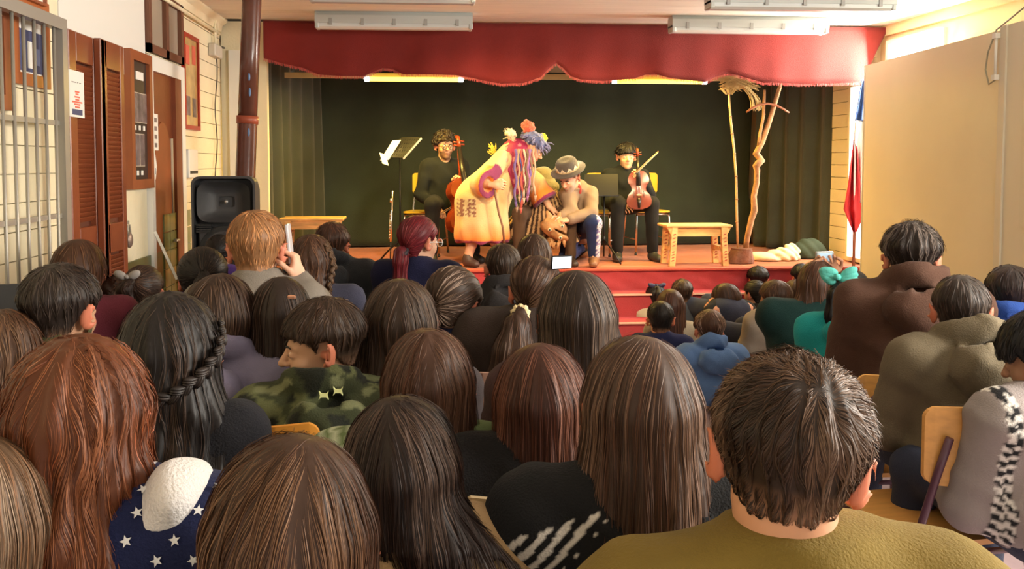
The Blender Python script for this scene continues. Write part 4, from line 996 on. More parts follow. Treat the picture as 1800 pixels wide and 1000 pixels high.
std = thing('speaker_stand', 'black tripod stand under the loudspeaker', 'stand', (xm,Y+.15,0)); MB().tube([(xm,Y+.15,.12),(xm,Y+.15,z0)], .018, 10).build('pole', bk, std)
for k in range(3): a = 2*PI*k/3+.5; MB().tube([(xm,Y+.15,.42),(xm+.34*math.cos(a),Y+.15+.34*math.sin(a),.01)], .012, 8).build('leg', bk, std)

# benches on the stage -----------------------------------------------
pine = mat('pine_wood', (.80,.50,.20), .5, var=.3, vscale=5, stretch=(1,6,6), bump=.1, bscale=30); pine2 = mat('painted_pine', (.80,.55,.28), .5, var=.15, vscale=10)
patt = mat('bench_print', (.45,.10,.05), .6)
def bench(pxl, pxr, pyt, Yf, label, dpt=.30, legs_z=None):
    a_ = W(pxl,pyt,Yf); b_ = W(pxr,pyt,Yf); zt = a_[2]; t = thing('wooden_bench', label, 'bench', ((a_[0]+b_[0])/2,Yf+dpt/2,SZ), 'low pine benches on the stage')
    x0, x1 = a_[0], b_[0]; MB().box((x0,Yf,zt-.022),(x1,Yf+dpt*.49,zt), bev=.004).build('top_plank', pine, t); MB().box((x0,Yf+dpt*.51,zt-.022),(x1,Yf+dpt,zt), bev=.004).build('top_plank', pine, t)
    MB().box((x0+.09,Yf+.03,zt-.10),(x1-.09,Yf+.05,zt-.022)).build('apron', pine, t); MB().box((x0+.09,Yf+dpt-.05,zt-.10),(x1-.09,Yf+dpt-.03,zt-.022)).build('apron', pine, t)
    for sx, xe in ((-1,x0),(1,x1)):
        for yy, out in ((Yf+.0,.0),(Yf+dpt-.05,0)):
            xt = xe-sx*.075; xb = xe-sx*.055
            l = MB().prism([(xt-.025,zt-.022),(xt+.025,zt-.022),(xb+.025,SZ),(xb-.025,SZ)], (0,yy,0), (1,0,0), (0,0,1), (0,.045,0)).build('leg', pine, t)
            for v0, v1 in ((.12,.40),(.48,.84)):
                for q in range(4):
                    zz = SZ+(zt-SZ)*(v0+(v1-v0)*q/4); cxx = xb+(xt-xb)*(zz-SZ)/(zt-SZ)
                    MB().prism([(cxx-.016,zz),(cxx+.008,zz+.004),(cxx+.016,zz+.016),(cxx-.004,zz+.014)], (0,yy-.001,0), (1,0,0), (0,0,1), (0,.002,0)).build('painted_mark', patt, l)
        # corner bracket
        xt = xe-sx*.05; MB().prism([(xe-sx*.01,zt-.022),(xt,zt-.022),(xt,zt-.10),(xt+sx*.02,zt-.06)], (0,Yf+.01,0), (1,0,0), (0,0,1), (0,.03,0)).build('bracket', pine, t)
        MB().box((min(xe-sx*.06,xe-sx*.09),Yf+.045,SZ+.13),(max(xe-sx*.06,xe-sx*.09),Yf+dpt-.05,SZ+.17)).build('stretcher', pine, t)
    return t
bench(1172,1288,396,7.30,'low pine bench with painted legs near the bare branch, clear of heads')
bench(490,604,384,7.62,'low pine bench mostly hidden behind heads near the loudspeaker')

# branch, cane and base ----------------------------------------------
wood = mat('bare_branch', (.46,.24,.11), .75, bump=.8, bscale=35, var=.25, vscale=12)
straw = mat('straw', (.72,.55,.26), .8)
Y = 7.5; base = W(1303,440,Y); t = thing('stump_base', 'dark wooden stump block holding the branch and cane', 'stump', (base[0],Y+.05,SZ))
a_ = W(1278,470,Y); b_ = W(1329,470,Y); c_ = W(1293,437,Y); d_ = W(1322,437,Y); sz1 = c_[2]
m = MB(); V = []; n = 20
for (xa,xb,z) in ((a_[0],b_[0],SZ+.002),(a_[0]+.01,b_[0],SZ+.03),(c_[0]-.01,d_[0]+.012,sz1-.01),(c_[0]-.015,d_[0]+.015,sz1)):
    for k in range(n): q = 2*PI*k/n; V.append(((xa+xb)/2+(xb-xa)/2*math.cos(q)*(1+.04*math.sin(q*5)), Y+.05+.11*math.sin(q), z))
F = [(i*n+k,i*n+(k+1)%n,(i+1)*n+(k+1)%n,(i+1)*n+k) for i in range(3) for k in range(n)]+[tuple(range(n))[::-1],tuple(range(3*n,4*n))]
m.add(V, F, False).build('block', mat('stump_bark', (.20,.09,.055), .5, bump=.9, bscale=25, var=.4, vscale=9), t)
def pixtube(pts, m_, name, parent, Yb, n=10):
    P_ = [W(a,b,Yb+(c[1] if len(c) > 1 else 0)) for a,b,*c in pts]; return MB().tube(P_, [c[0] for a,b,*c in pts], n).build(name, m_, parent)
br = thing('bare_branch', 'tall twisted bare branch standing in the stump block', 'branch', W(1312,437,Y+.05))
pixtube([(1311,438,.024),(1313,420,.025),(1321,385,.027),(1326,370,.030),(1325,345,.026),(1330,322,.024),(1331,300,.026),(1329,292,.032,-.01),(1334,286,.033,-.02),(1339,283,.030,-.01),(1334,276,.028,.01),(1329,270,.031,.01),(1333,262,.026),(1340,250,.024),(1352,215,.022),(1361,185,.021),(1370,155,.018),(1372,143,.016)], wood, 'main_stem', br, Y+.05, 12)
pixtube([(1333,262,.018),(1336,235,.015),(1342,205,.013),(1343,180,.013),(1344,158,.010)], wood, 'side_stem', br, Y+.05, 8)
pixtube([(1325,372,.014),(1330,364,.006)], wood, 'knot', br, Y+.05, 8); pixtube([(1341,206,.009),(1345,200,.004)], wood, 'knot', br, Y+.05, 8)
pixtube([(1312,197,.008),(1322,190,.010),(1334,184,.010),(1350,182,.010),(1364,185,.010),(1376,191,.009),(1387,198,.007)], mat('red_stick', (.36,.13,.06), .6), 'cross_stick', br, Y+.02, 8)
cn = thing('cane_pole', 'thin bamboo pole with a bundle of dry straw at its top', 'pole', W(1297,440,Y+.03))
pixtube([(1281,165,.010),(1284,205,.010),(1290,260,.011),(1294,310,.011),(1295,370,.011),(1297,438,.011)], mat('bamboo', (.66,.42,.20), .5, var=.2, vscale=20), 'cane', cn, Y+.03, 8)
for a,b in ((1284,205),(1287,235),(1291,270),(1294,310),(1295,350),(1295,390)): pixtube([(a,b-1,.0135),(a,b+1,.0135)], mat('bamboo_knot', (.42,.22,.10), .6), 'node', cn, Y+.03, 8)
m = MB()
for k in range(110):
    a0 = rng.uniform(1262,1300); b0 = rng.uniform(143,158); L_ = rng.uniform(18,40); q = rng.uniform(-.2,.3); pts = [(a0+L_*u, b0-8*math.sin(u*3)*rng.uniform(.2,1)+q*L_*u*.4, Y+.03+rng.normal(0,.015)) for u in (0,.33,.66,1)]
    m.tube([W(*p) for p in pts], .0028, 4, False)
for k in range(16):
    x0_ = 1305+rng.uniform(-6,6); rx = rng.uniform(12,28); m.tube([W(x0_+rx*math.sin(u*1.9)*1.15, 152+(36+rx*.3)*u**1.2*rng.uniform(.93,1.05), Y+.03+rng.normal(0,.01)) for u in np.linspace(0,1.0,7)], .0036, 5, False)
for k in range(30):
    a0 = rng.uniform(1266,1296); m.tube([W(a0,156,Y+.03+rng.normal(0,.02)), W(1282+(a0-1282)*.4,166,Y+.03)], .003, 4, False)
m.build('straw_bundle', straw, cn, kind='stuff')
# beige cloth bundle
def bf(P):
    d = ell(P, W(1345,455,7.75), (.14,.12,.055)); d = smin(d, ell(P, W(1378,452,7.75), (.13,.11,.075)), .03); d = smin(d, ell(P, W(1392,440,7.8), (.06,.06,.045), roty(.5)), .02)
    fold = .014*np.abs(np.sin(P[:,0]*26+P[:,2]*34+2*np.sin(P[:,0]*9)))+.010*np.abs(np.sin(P[:,0]*17-P[:,2]*40+P[:,1]*20))
    return smax(d-fold, SZ+.003-P[:,2], .005)
c = W(1370,455,7.75); V, F = sdfmesh(bf, c-(.34,.2,.10), c+(.34,.2,.16), .009); o = addmesh('cloth_bundle', npmesh('cloth_bundle', V-np.array((c[0],c[1],SZ)), F), mat('beige_cloth', (.62,.53,.34), .85, bump=.3, bscale=120), None, label='crumpled beige cloth heap on the stage beside the stump block', cat='cloth'); o.location = (c[0],c[1],SZ)
c = W(1422,460,7.9)
V, F = sdfmesh(lambda P: smax(ell(P, (0,0,.02), (.17,.13,.16))-.012*np.abs(np.sin(P[:,0]*30+P[:,2]*20)), .003-P[:,2], .005), np.array((-.24,-.2,0)), np.array((.24,.2,.24)), .012)
o = addmesh('green_cloth', npmesh('green_cloth', V, F), mat('green_heap', (.03,.045,.022), .9), None, label='dark green cloth heap beside the beige one at the stage edge', cat='cloth'); o.location = (c[0],c[1],SZ)

# music stands -------------------------------------------------------
blk = mat('black_metal', (.015,.015,.016), .35, metal=.4)
def tripod(root, x, y_, z0_, spread, zt_, rot=0.):
    MB().tube([(x,y_,z0_+.05),(x,y_,zt_)], .0075, 8).build('pole', blk, root)
    for k in range(3):
        a = 2*PI*k/3+rot; MB().tube([(x,y_,z0_+.21),(x+spread*.6*math.cos(a),y_+spread*.6*math.sin(a),z0_+.10),(x+spread*math.cos(a),y_+spread*math.sin(a),z0_+.008)], [.007,.008,.008], 6).build('leg', blk, root)
    MB().tube([(x,y_,z0_+.17),(x,y_,z0_+.24)], .013, 8).build('collar', blk, root)
Y = 7.75; q = W(703,300,Y); t = thing('music_stand', 'black music stand with perforated desk and white sheets beside the cellist', 'music stand', (q[0],Y,SZ))
tripod(t, q[0], Y, SZ, .24, W(702,262,Y)[2], .4)
a_, b_, c_, d_ = W(722,241,Y+.10), W(742,240,Y+.0), W(705,279,Y-.16), W(688,277,Y-.06)
A_ = W(706,241,Y+.12); B_ = W(740,241,Y+.02); D_ = W(708,277,Y-.10); C_ = A_+(D_-B_)
u_ = B_-A_; v_ = C_-A_; nn = np.cross(u_, v_); nn = unit(nn)*.004
def quadbox(O, u, v, n_): V = [O,O+u,O+u+v,O+v,O+n_,O+u+n_,O+u+v+n_,O+v+n_]; return V, [(0,3,2,1),(4,5,6,7),(0,1,5,4),(1,2,6,5),(2,3,7,6),(3,0,4,7)]
m = MB()
for i in range(6): m.add(*quadbox(A_+v_*(i/5*.9), u_, v_*.1, nn))       # perforated desk: slats and webs
for i in range(9): m.add(*quadbox(A_+u_*(i/8*.93), u_*.07, v_, nn))
m.build('desk', blk, t); MB().add(*quadbox(B_-u_*.02+nn, u_*.03, v_, nn*5)).build('ledge', mat('paper_edge', (.6,.58,.55), .5), t)
O = W(692,250,Y-.05); sh_ = MB(); sh_.add(*quadbox(W(690,247,Y), W(705,246,Y+.05)-W(690,247,Y), W(668,282,Y-.10)-W(690,247,Y), nn*.5)); sh_.build('sheet_music', paper, t)
MB().add(*quadbox(W(667,268,Y-.08), W(678,272,Y-.05)-W(667,268,Y-.08), W(672,287,Y-.12)-W(667,268,Y-.08), nn*.5)).build('sheet_music', paper, t)
Y = 7.7; q = W(1045,350,Y); t = thing('music_stand', 'low black music stand behind the kneeling man in the hat', 'music stand', (q[0]+.09,Y,SZ)); tripod(t, q[0]+.09, Y, SZ, .27, W(1060,345,Y)[2], .9)
A_, B_, C_ = W(1028,306,Y+.06), W(1086,306,Y+.06), W(1028,345,Y-.05); MB().add(*quadbox(A_, B_-A_, C_-A_, np.array((0,.006,0)))).build('desk', blk, t); MB().add(*quadbox(C_, B_-A_, np.array((0,-.04,0)), np.array((0,0,.01)))).build('ledge', blk, t)
# flute on a peg stand
Y = 7.7; a_ = W(686,450,Y); t = thing('flute', 'silver flute standing upright on a small peg beside the music stand', 'flute', (a_[0],Y,SZ)); silver = mat('silver', (.85,.80,.72), .18, metal=1.)
P0 = W(687,425,Y); P1 = W(690,336,Y); MB().tube([P0,P0+(P1-P0)*.30,P0+(P1-P0)*.31,P1], [.009,.009,.0095,.0095], 10).build('tube', silver, t)
MB().tube([P0+(P1-P0)*.78+(-.01,0,0),P0+(P1-P0)*.86+(-.012,0,0)], .011, 8).build('lip_plate', silver, t)
k_ = MB()
for i in range(9): k_.lathe([(.001,-.004),(.009,-.003),(.009,.003),(.001,.004)], P0+(P1-P0)*(.08+.058*i)+(-.014,0,0), 8, (1,0,0))
k_.tube([P0+(-.016,0,.02),P0+(P1-P0)*.6+(-.016,0,0)], .003, 5); k_.build('keywork', silver, t)
MB().tube([(a_[0],Y,SZ+.01),P0+(0,0,.03)], .006, 6).build('peg', blk, t)
for k in range(3): a = 2*PI*k/3; MB().tube([(a_[0],Y,SZ+.03),(a_[0]+.09*math.cos(a),Y+.09*math.sin(a),SZ+.006)], .004, 6).build('foot', blk, t)

# chairs -------------------------------------------------------------
def make_chair(name, label, backm, frm, loc, rz, group, backw=.36, seatm=None, shell=False, s=1.):
    t = thing(name, label, 'chair', loc, group); t.rotation_euler = (0,0,rz); t.scale = (s,s,s)
    def P(name_, mb, m):
        me = bpy.data.meshes.new(name_); me.from_pydata(mb.V, [], mb.F); me.polygons.foreach_set('use_smooth', mb.S); o = addmesh(name_, me, m, t); return o
    h0, h1 = (.62,.84)
    # curved back panel
    n = 14; hw2 = backw/2; pl = []
    prof = rr(hw2, (h1-h0)/2, .035, 5); mb = MB(); k = len(prof)
    def bend(a_, o): return -.21-.03+.055*(a_/hw2)**2+o
    V = [(a_,bend(a_,-.006),(h0+h1)/2+b_) for a_,b_ in prof]+[(a_,bend(a_,.006),(h0+h1)/2+b_) for a_,b_ in prof]
    cols = hw2*np.array((-.998,-.985,-.95,-.88,-.5,0,.5,.88,.95,.985,.998))
    V = []; F = []
    for side, o in ((0,-.006),(1,.006)):
        for a_ in cols:
            e = max(0, abs(a_)-(hw2-.035)); dz = (h1-h0)/2-(.035-math.sqrt(max(.035**2-e*e, 0)))
            for b_ in (-dz, -dz*.5, 0, dz*.5, dz): V.append((a_, bend(a_,o), (h0+h1)/2+b_))
    for i in range(10):
        for j in range(4):
            q = i*5+j; F.append((q,q+5,q+6,q+1)); q += 55; F.append((q,q+1,q+6,q+5))
    for i in range(10): a_ = i*5; F.append((a_,a_+55,a_+60,a_+5)); a_ += 4; F.append((a_,a_+5,a_+60,a_+55))
    for j in range(4): F.append((j,j+1,j+56,j+55)); a_ = 50+j; F.append((a_,a_+55,a_+56,a_+1))
    mb.add(V, F, False); P('backrest', mb, backm)
    mb = MB(); mb.prism(rr(.19,.19,.05,5), (0,0,.435), (1,0,0), (0,1,0), (0,0,.016)); P('seat', mb, seatm or backm)
    for sx in (-1,1):
        mb = MB(); mb.tube([(sx*.19,-.24,.01),(sx*.175,-.17,.40),(sx*.17,-.175,.50),(sx*.155,-.215,.66),(sx*.135,-.232,.76)], .011, 8); P('rear_leg', mb, frm)
        mb = MB(); mb.tube([(sx*.19,.19,.01),(sx*.175,.165,.38),(sx*.172,.15,.418),(sx*.17,.12,.424),(sx*.17,-.16,.424)], .011, 8); P('front_leg', mb, frm)
        mb = MB(); mb.tube([(sx*.186,.18,.16),(sx*.186,-.215,.16)], .008, 6); P('stretcher', mb, frm)
        for yy in (.19,-.24): mb = MB(); mb.tube([(sx*.19,yy,.0),(sx*.19,yy,.02)], .014, 8); P('foot_cap', mb, blackm)
    for yy in (.17,-.19): mb = MB(); mb.tube([(-.175,yy,.415),(.175,yy,.415)], .009, 6); P('stretcher', mb, frm)
    return t
amber = mat('amber_ply', (.66,.33,.09), .35, var=.10, vscale=8, stretch=(1,8,8)); creamply = mat('cream_ply', (.62,.47,.28), .35); yell = mat('yellow_shell', (.62,.42,.04), .3)
chrome = mat('chrome', (.8,.78,.72), .2, metal=1.); purple = mat('maroon_tube', (.09,.035,.055), .35)
# ------------------------------------------------------------------ audience
BLK = (.010,.008,.008); DBR = (.022,.013,.009); BR = (.050,.026,.015); AUB = (.085,.032,.014); LBR = (.11,.066,.04); RED = (.085,.012,.014)
def person(label, px, top, Wp, hs=1., hk='long', hcol=DBR, yaw=0., hyaw=None, pitch=-4., roll=0., top_c=(.05,.05,.06), floor_sit=False, sw=.35, group=None, eyes=False, wr=None, look=None, **k):
    long_ = hk == 'long'; hd_ = k.get('hair', {}); real = (.198 if long_ else (2*(.077+hd_.get('thick',.013)+hd_.get('volume',0))+.012))*hs if wr is None else wr; Y = FPX*real/Wp
    hd = k.pop('hair', {}); bd = k.pop('body', {}); jt = k.pop('J', {}); hyaw = yaw if hyaw is None else hyaw
    T_ = W(px, top, Y); th = hd.get('thick', .013)+hd.get('volume', 0); hc = T_-np.array((0,0,(.119+th)*hs)); HR = rotz(-math.radians(hyaw))@rotx(math.radians(pitch))@roty(math.radians(roll))
    fl_ = k.pop('floor', 0.)
    J = seated(hc, hs, yaw, seat=k.pop('seat', .45), floor=fl_, sw=sw, floor_sit=floor_sit, **jt)
    root = thing('person', label, 'person', (J['pel'][0], J['pel'][1], fl_), group)
    big = Wp > 110
    body_parts(root, hc, HR, J, hs, top=top_c, res=(.016 if big else .022), hid=(.0065 if Wp > 110 else .010 if Wp > 60 else .013), **bd)
    hd = dict(hd); hd.setdefault('skin_fade', bd.get('skin', SKIN)); hair(root, hc, HR, hs, hk, Wp, hcol, **hd)
    if eyes: eyes_parts(root, hc, HR, hs)
    return root, hc, HR, J
def to(hc, HR, s, v): return np.asarray(hc)+HR@np.array(v)*s

# nearest rows
r0, hc, HR, J = person('girl with straight ashen brown hair at the lower left corner', -38, 768, 262, 1., hcol=(.13,.095,.065), top_c=(.05,.045,.05), hair=dict(L=.42, wb=.10, hl=(.33,.27,.21), back=.03))
stars_root, hc, HR, J = person('girl with very long wavy auburn hair and navy star-print top', 140, 590, 236, 1., hcol=(.10,.036,.014), top_c=(.015,.02,.07), sw=.42, body=dict(bulk=.02), hair=dict(L=.52, wb=.150, depth=.085, back=.075, wave=1.0, hl=(.24,.10,.045), shift=(.02,0)))
# white fleece on her right shoulder and the printed stars
sh = J['shR']; fl_m = mat('white_fleece', (.80,.76,.74), .95, bump=.5, bscale=220, sheen=.3)
fc = W(314,866,J['shR'][1]-.02)
def ff(P): return smin(ell(P, fc, (.044,.07,.048)), ell(P, fc+(-.03,.02,-.04), (.060,.08,.040)), .03)+nz(P, 60)*.004+nz(P,25)*.006
V, F = sdfmesh(ff, fc-.16, fc+.16, .009); addmesh('fleece_collar', npmesh('fleece_collar', local(V, stars_root), F), fl_m, stars_root)
def star(c, n_, r_, a0):
    n_ = unit(n_); u = unit(np.cross(n_, (0.1,.2,1))); v = np.cross(n_, u); V = [c+n_*.0015]
    for i in range(10): rr_ = r_*(1 if i % 2 == 0 else .42); a = a0+PI*i/5; V.append(c+n_*.0012+(u*math.cos(a)+v*math.sin(a))*rr_)
    return V, [(0,1+i,1+(i+1)%10) for i in range(10)]
jk = [c for c in stars_root.children if c.name.startswith('jacket')][0]; jm = jk.data; vv = np.array([v.co for v in jm.vertices]); vn = np.array([v.normal for v in jm.vertices]); sm2 = MB(); used = []
o0 = np.array(stars_root.location); order = rng.permutation(len(vv))
for i in order:
    if vn[i][1] > .3: continue
    if all(np.linalg.norm(vv[i]-vv[j]) > .033 for j in used): used.append(i); sm2.add(*star(vv[i]+vn[i]*.004+o0, vn[i], .0085, rng.uniform(0,6)))
    if len(used) > 420: break
sm2.build('star_print', mat('star_white', (.80,.80,.80), .8), stars_root, kind='stuff')

r, hc, HR, J = person('girl with black hair in a crown braid draped round the back', 300, 514, 170, 1., hcol=(.014,.010,.009), top_c=(.02,.02,.025), sw=.28, hair=dict(L=.36, wb=.150, depth=.075, wave=.6, hl=(.07,.045,.032), shift=(.03,0)))
braid(r, hc, HR, 1., [(.092,.02,.075),(.108,-.03,.045),(.108,-.068,.012),(.085,-.100,-.020),(.045,-.128,-.050),(.0,-.138,-.066),(-.040,-.130,-.055),(-.075,-.108,-.03)], .0145, (.025,.017,.014), n=26)
person('boy with short black hair and olive collar, left of the crown braid', 108, 463, 128, 1., 'short', (.018,.014,.013), yaw=14, top_c=(.07,.07,.03), body=dict(collar=.03, skin=(.50,.27,.16)), hair=dict(thick=.016, hl=(.06,.05,.045), nape=-.07))
person('girl with loose brown hair at the left edge above the auburn hair', 8, 545, 128, .95, hcol=(.06,.035,.022), top_c=(.03,.03,.035), hair=dict(L=.13, wb=.10, wave=.5, hl=(.16,.10,.06)))
person('girl in lavender hoodie with dark bobbed hair', 388, 482, 127, 1.07, hcol=(.030,.019,.014), top_c=(.235,.215,.33), sw=.37, yaw=8, body=dict(hood=1.0, bulk=.012), hair=dict(L=.135, wb=.088, back=.005, hl=(.11,.075,.055)))
CAMO = None
def camo(V, o0, J):
    a = nz(V, 30, 1.) ; b = nz(V, 46, 3.); c = np.where((a > .12)[:,None], (.115,.125,.055), (.045,.052,.024)); c = np.where((b > .35)[:,None], (.018,.020,.014), c); return np.where((b < -.5)[:,None], (.17,.18,.09), c)
r, hc, HR, J = person('boy in camouflage jacket turned sideways with his profile showing', 564, 524, 145, .98, 'short', (.030,.021,.016), yaw=-12, hyaw=-100, pitch=-6, wr=.220, top_c=(.08,.09,.04), sw=.36, eyes=True, J=dict(neck=.135), body=dict(hood=.98, bulk=.024, top_col=camo, topres=.011, skin=(.62,.35,.22)), hair=dict(thick=.018, nape=-.055, bangs=.048, mess=1.2, hl=(.09,.065,.05)))
lg = MB(); q = J['nb']+np.array((.02,-.150,.055))
for sx in (0,1):
    c = q+np.array((sx*.035,0,.01*sx)); lg.prism([(-.012,.010),(-.006,.004),(.006,.004),(.012,.010),(.009,.0),(.012,-.010),(.006,-.004),(-.006,-.004),(-.012,-.010),(-.009,0)], c, (1,0,0), (0,.25,1), (0,-.008,.0))
lg.build('hood_emblem', mat('emblem_yellow', (.72,.75,.35), .5), r)
person('girl with soft brown hair seen blurred in front of the camouflage jacket', 752, 579, 166, 1., hcol=(.055,.030,.021), top_c=(.22,.28,.14), sw=.42, hair=dict(L=.22, wb=.112, hl=(.14,.085,.06), wave=.35), body=dict(bulk=.015, top_col=lambda V,o0,J: np.where((np.abs(np.sin(V[:,2]*70+V[:,0]*50+2*np.sin(V[:,0]*30))) > .75)[:,None], (.55,.60,.42), (.16,.22,.09))))
person('girl with glossy brown hair parted at top, nearest head at bottom centre', 512, 768, 300, 1., hcol=(.045,.026,.017), top_c=(.03,.03,.03), sw=.40, hair=dict(L=.42, wb=.140, depth=.08, hl=(.20,.12,.07), wave=.25, crown=(.025,-.05,.12)))
person('girl with straight black hair and tan top, right of the nearest brown head', 705, 698, 212, .98, hcol=(.018,.012,.011), top_c=(.50,.33,.17), sw=.40, roll=0, J=dict(neck=.085), hair=dict(L=.115, wb=.115, depth=.07, hl=(.12,.085,.07), shift=(.085,0), crown=(-.02,-.05,.12)), body=dict(bulk=.01))
person('girl with reddish brown hair and black jacket in the middle', 950, 605, 172, .98, hcol=(.050,.021,.015), top_c=(.012,.011,.012), sw=.38, J=dict(neck=.09), hair=dict(L=.21, wb=.112, depth=.06, hl=(.20,.09,.06), crown=(-.01,-.05,.12)), body=dict(bulk=.015))
def stripes_sl(V, o0, J):
    c_ = W(945,955,J['shL'][1]+o0[1]-.05)-o0; q = V-c_; t = q[:,0]*.77-q[:,2]*.64; m = ((t % .021) < .0095) & (np.abs(t) < .043) & (q[:,2] < .035+.3*q[:,0]); return np.where(m[:,None], (.70,.66,.60), (.012,.012,.013))
person('girl with very long brown hair and black sleeve with white stripes', 1124, 592, 216, 1., hcol=(.050,.031,.023), top_c=(.012,.012,.013), sw=.40, hair=dict(L=.42, wb=.150, depth=.08, hl=(.19,.125,.09), shift=(-.035,0), crown=(.02,-.05,.12)), body=dict(bulk=.012, top_col=stripes_sl, topres=.0055))
r, hc, HR, J = person('boy with tousled dark brown hair, red ears and mustard jacket, nearest on the right', 1386, 622, 297, 1., 'short', (.026,.018,.013), pitch=-7, hyaw=20, roll=6, J=dict(neck=.140), top_c=(.20,.135,.028), sw=.42, body=dict(collar=.012, bulk=.034, skin=(.66,.33,.19), neck_r=.060, puff=.012), hair=dict(thick=.018, nape=-.055, slen=.056, mess=1.4, hl=(.15,.10,.07), crown=(.012,-.085,.085), bangs=.05))
# second row
person('girl with straight dark hair below the phone in the centre', 1013, 476, 142, 1., hcol=(.024,.018,.015), top_c=(.06,.03,.03), sw=.36, hair=dict(L=.27, wb=.112, hl=(.15,.115,.09), crown=(.0,-.05,.12)))
r, hc, HR, J = person('girl with long brown ponytail in a pale yellow scrunchie', 942, 450, 98, 1., 'tied', (.040,.024,.017), top_c=(.045,.030,.025), yaw=10, sw=.42, body=dict(bulk=.04, puff=.01, collar=.01), hair=dict(tie=(-.045,-.118,-.055), nape=-.085, hl=(.13,.085,.06), tail=[[(-.045,-.125,-.05,.020),(-.055,-.155,-.10,.045),(-.065,-.17,-.18,.068),(-.075,-.17,-.27,.075),(-.085,-.16,-.36,.055),(-.09,-.15,-.44,.015)]], bangs=.06))
torus(MB(), (0,0,0), np.eye(3), .01, .004)
m = MB(); torus(m, to(hc,HR,1.,(-.046,-.128,-.055)), HR@rotx(-.5), .020, .013, 26, 8, .25); m.build('scrunchie', mat('scrunchie_yellow', (.78,.62,.34), .8, bump=.5, bscale=80), r)
person('boy with cropped dark hair below the orange robe', 884, 428, 67, .95, 'short', (.028,.020,.015), top_c=(.030,.026,.026), sw=.36, body=dict(hood=.9), hair=dict(thick=.009, nape=-.085, mess=.6, hl=(.10,.08,.06)))
person('child with brown hair right of the cropped head, under the striped poncho', 938, 411, 64, .95, hcol=(.045,.028,.020), top_c=(.05,.04,.04), hair=dict(L=.14, wb=.095, hl=(.22,.17,.14)))
person('woman with grey-brown hair in a loose bun and navy sweater, head bowed', 797, 470, 88, 1., 'tied', (.045,.033,.027), yaw=25, pitch=-22, top_c=(.012,.018,.06), sw=.38, wr=.178, body=dict(bulk=.012), hair=dict(tie=(-.04,-.115,-.03), hl=(.36,.30,.27), volume=.008, thick=.018, nape=-.085, tail=[[(-.05,-.12,-.02,.030),(-.06,-.135,-.05,.036),(-.03,-.13,-.07,.028)]]))
person('child with dark hair beyond the bowed grey-brown head', 765, 462, 56, .92, 'short', (.018,.013,.012), top_c=(.03,.03,.04), hair=dict(thick=.014))
person('girl with thick dark brown hair below the red-haired woman', 703, 491, 134, 1.09, hcol=(.036,.025,.019), top_c=(.04,.03,.03), sw=.36, hair=dict(L=.16, wb=.12, hl=(.12,.09,.07), wave=.3))
r, hc, HR, J = person('woman with dark red hair in a low bun, glasses and navy sweater', 737, 379, 66, 1., 'tied', (.095,.010,.018), yaw=20, hyaw=48, pitch=-3, top_c=(.012,.013,.045), sw=.38, wr=.185, eyes=True, body=dict(skin=(.60,.33,.22)), hair=dict(tie=(.01,-.118,-.045), nape=-.085, hl=(.22,.04,.05), tail=[[(.01,-.125,-.05,.036),(.02,-.135,-.09,.032),(.02,-.13,-.18,.030),(.02,-.12,-.28,.014)]]))
glasses(r, hc, HR, 1., (.75,.75,.75))
m = MB(); torus(m, to(hc,HR,1.,(.012,-.125,-.05)), HR@rotx(-.9), .026, .013, 20, 8, .3); m.build('hair_tie', mat('tie_black', (.02,.015,.02), .7), r)
person('boy in charcoal hoodie with short brown hair under the left bench', 585, 390, 64, 1., 'short', (.045,.025,.018), yaw=12, top_c=(.030,.032,.038), sw=.42, body=dict(hood=1.15, bulk=.02), hair=dict(thick=.015, nape=-.075, hl=(.15,.07,.045)))
r, hc, HR, J = person('girl with wavy brown hair and a side braid, right of the blond boy', 548, 412, 80, .98, hcol=(.050,.027,.017), top_c=(.05,.05,.08), hair=dict(L=.24, wb=.105, wave=.9, hl=(.19,.10,.055)))
braid(r, hc, HR, .98, [(.06,-.075,.09),(.09,-.08,.05),(.103,-.085,.0),(.09,-.10,-.06),(.085,-.11,-.12)], .015, (.10,.055,.03), n=14)
# blond boy holding a phone
Yb = FPX*.192*1.12/104
r, hc, HR, J = person('blond boy with short hair holding a phone to his eye', 451, 370, 104, 1.12, 'short', (.42,.20,.085), top_c=(.22,.19,.16), sw=.40, J=dict(handR=W(524,494,Yb+.02)), body=dict(collar=.012, skin=(.72,.40,.27), handk=('relaxed','grip'), fd={'R': (np.array((-.1,.1,1.)), np.array((-1,.1,.0)))}), hair=dict(thick=.013, nape=-.085, mess=.8, hl=(.62,.34,.16), slen=.03, bangs=.05))
c = W(509,428,Yb+.04); MB().box(c-(.006,.035,.072), c+(.006,.035,.072), R=roty(-.10), bev=.003).build('phone', mat('phone_pale', (.62,.62,.66), .2), None, label='pale phone held upright beside the blond boy', cat='phone')
person('child with dark hair and bright scarf just beyond the blond boy', 386, 412, 52, .92, 'tied', BLK, top_c=(.10,.05,.30), hair=dict(tie=(0,-.12,.02), tail=[[(0,-.12,.02,.025),(0,-.14,-.02,.03),(0,-.14,-.08,.015)]]))
person('girl with black hair left of the blond boy', 357, 434, 90, .98, 'tied', (.016,.012,.011), top_c=(.03,.03,.035), hair=dict(tie=(.03,-.12,.03), hl=(.08,.06,.05), volume=.004, tail=[[(.03,-.12,.03,.022),(.035,-.145,.0,.03),(.03,-.145,-.10,.02)]]))
r, hc, HR, J = person('girl with black hair and a small clip in front of the blond boy', 493, 487, 108, .92, hcol=(.020,.014,.012), top_c=(.02,.02,.03), yaw=-8, hair=dict(L=.30, wb=.095, hl=(.09,.06,.05)))
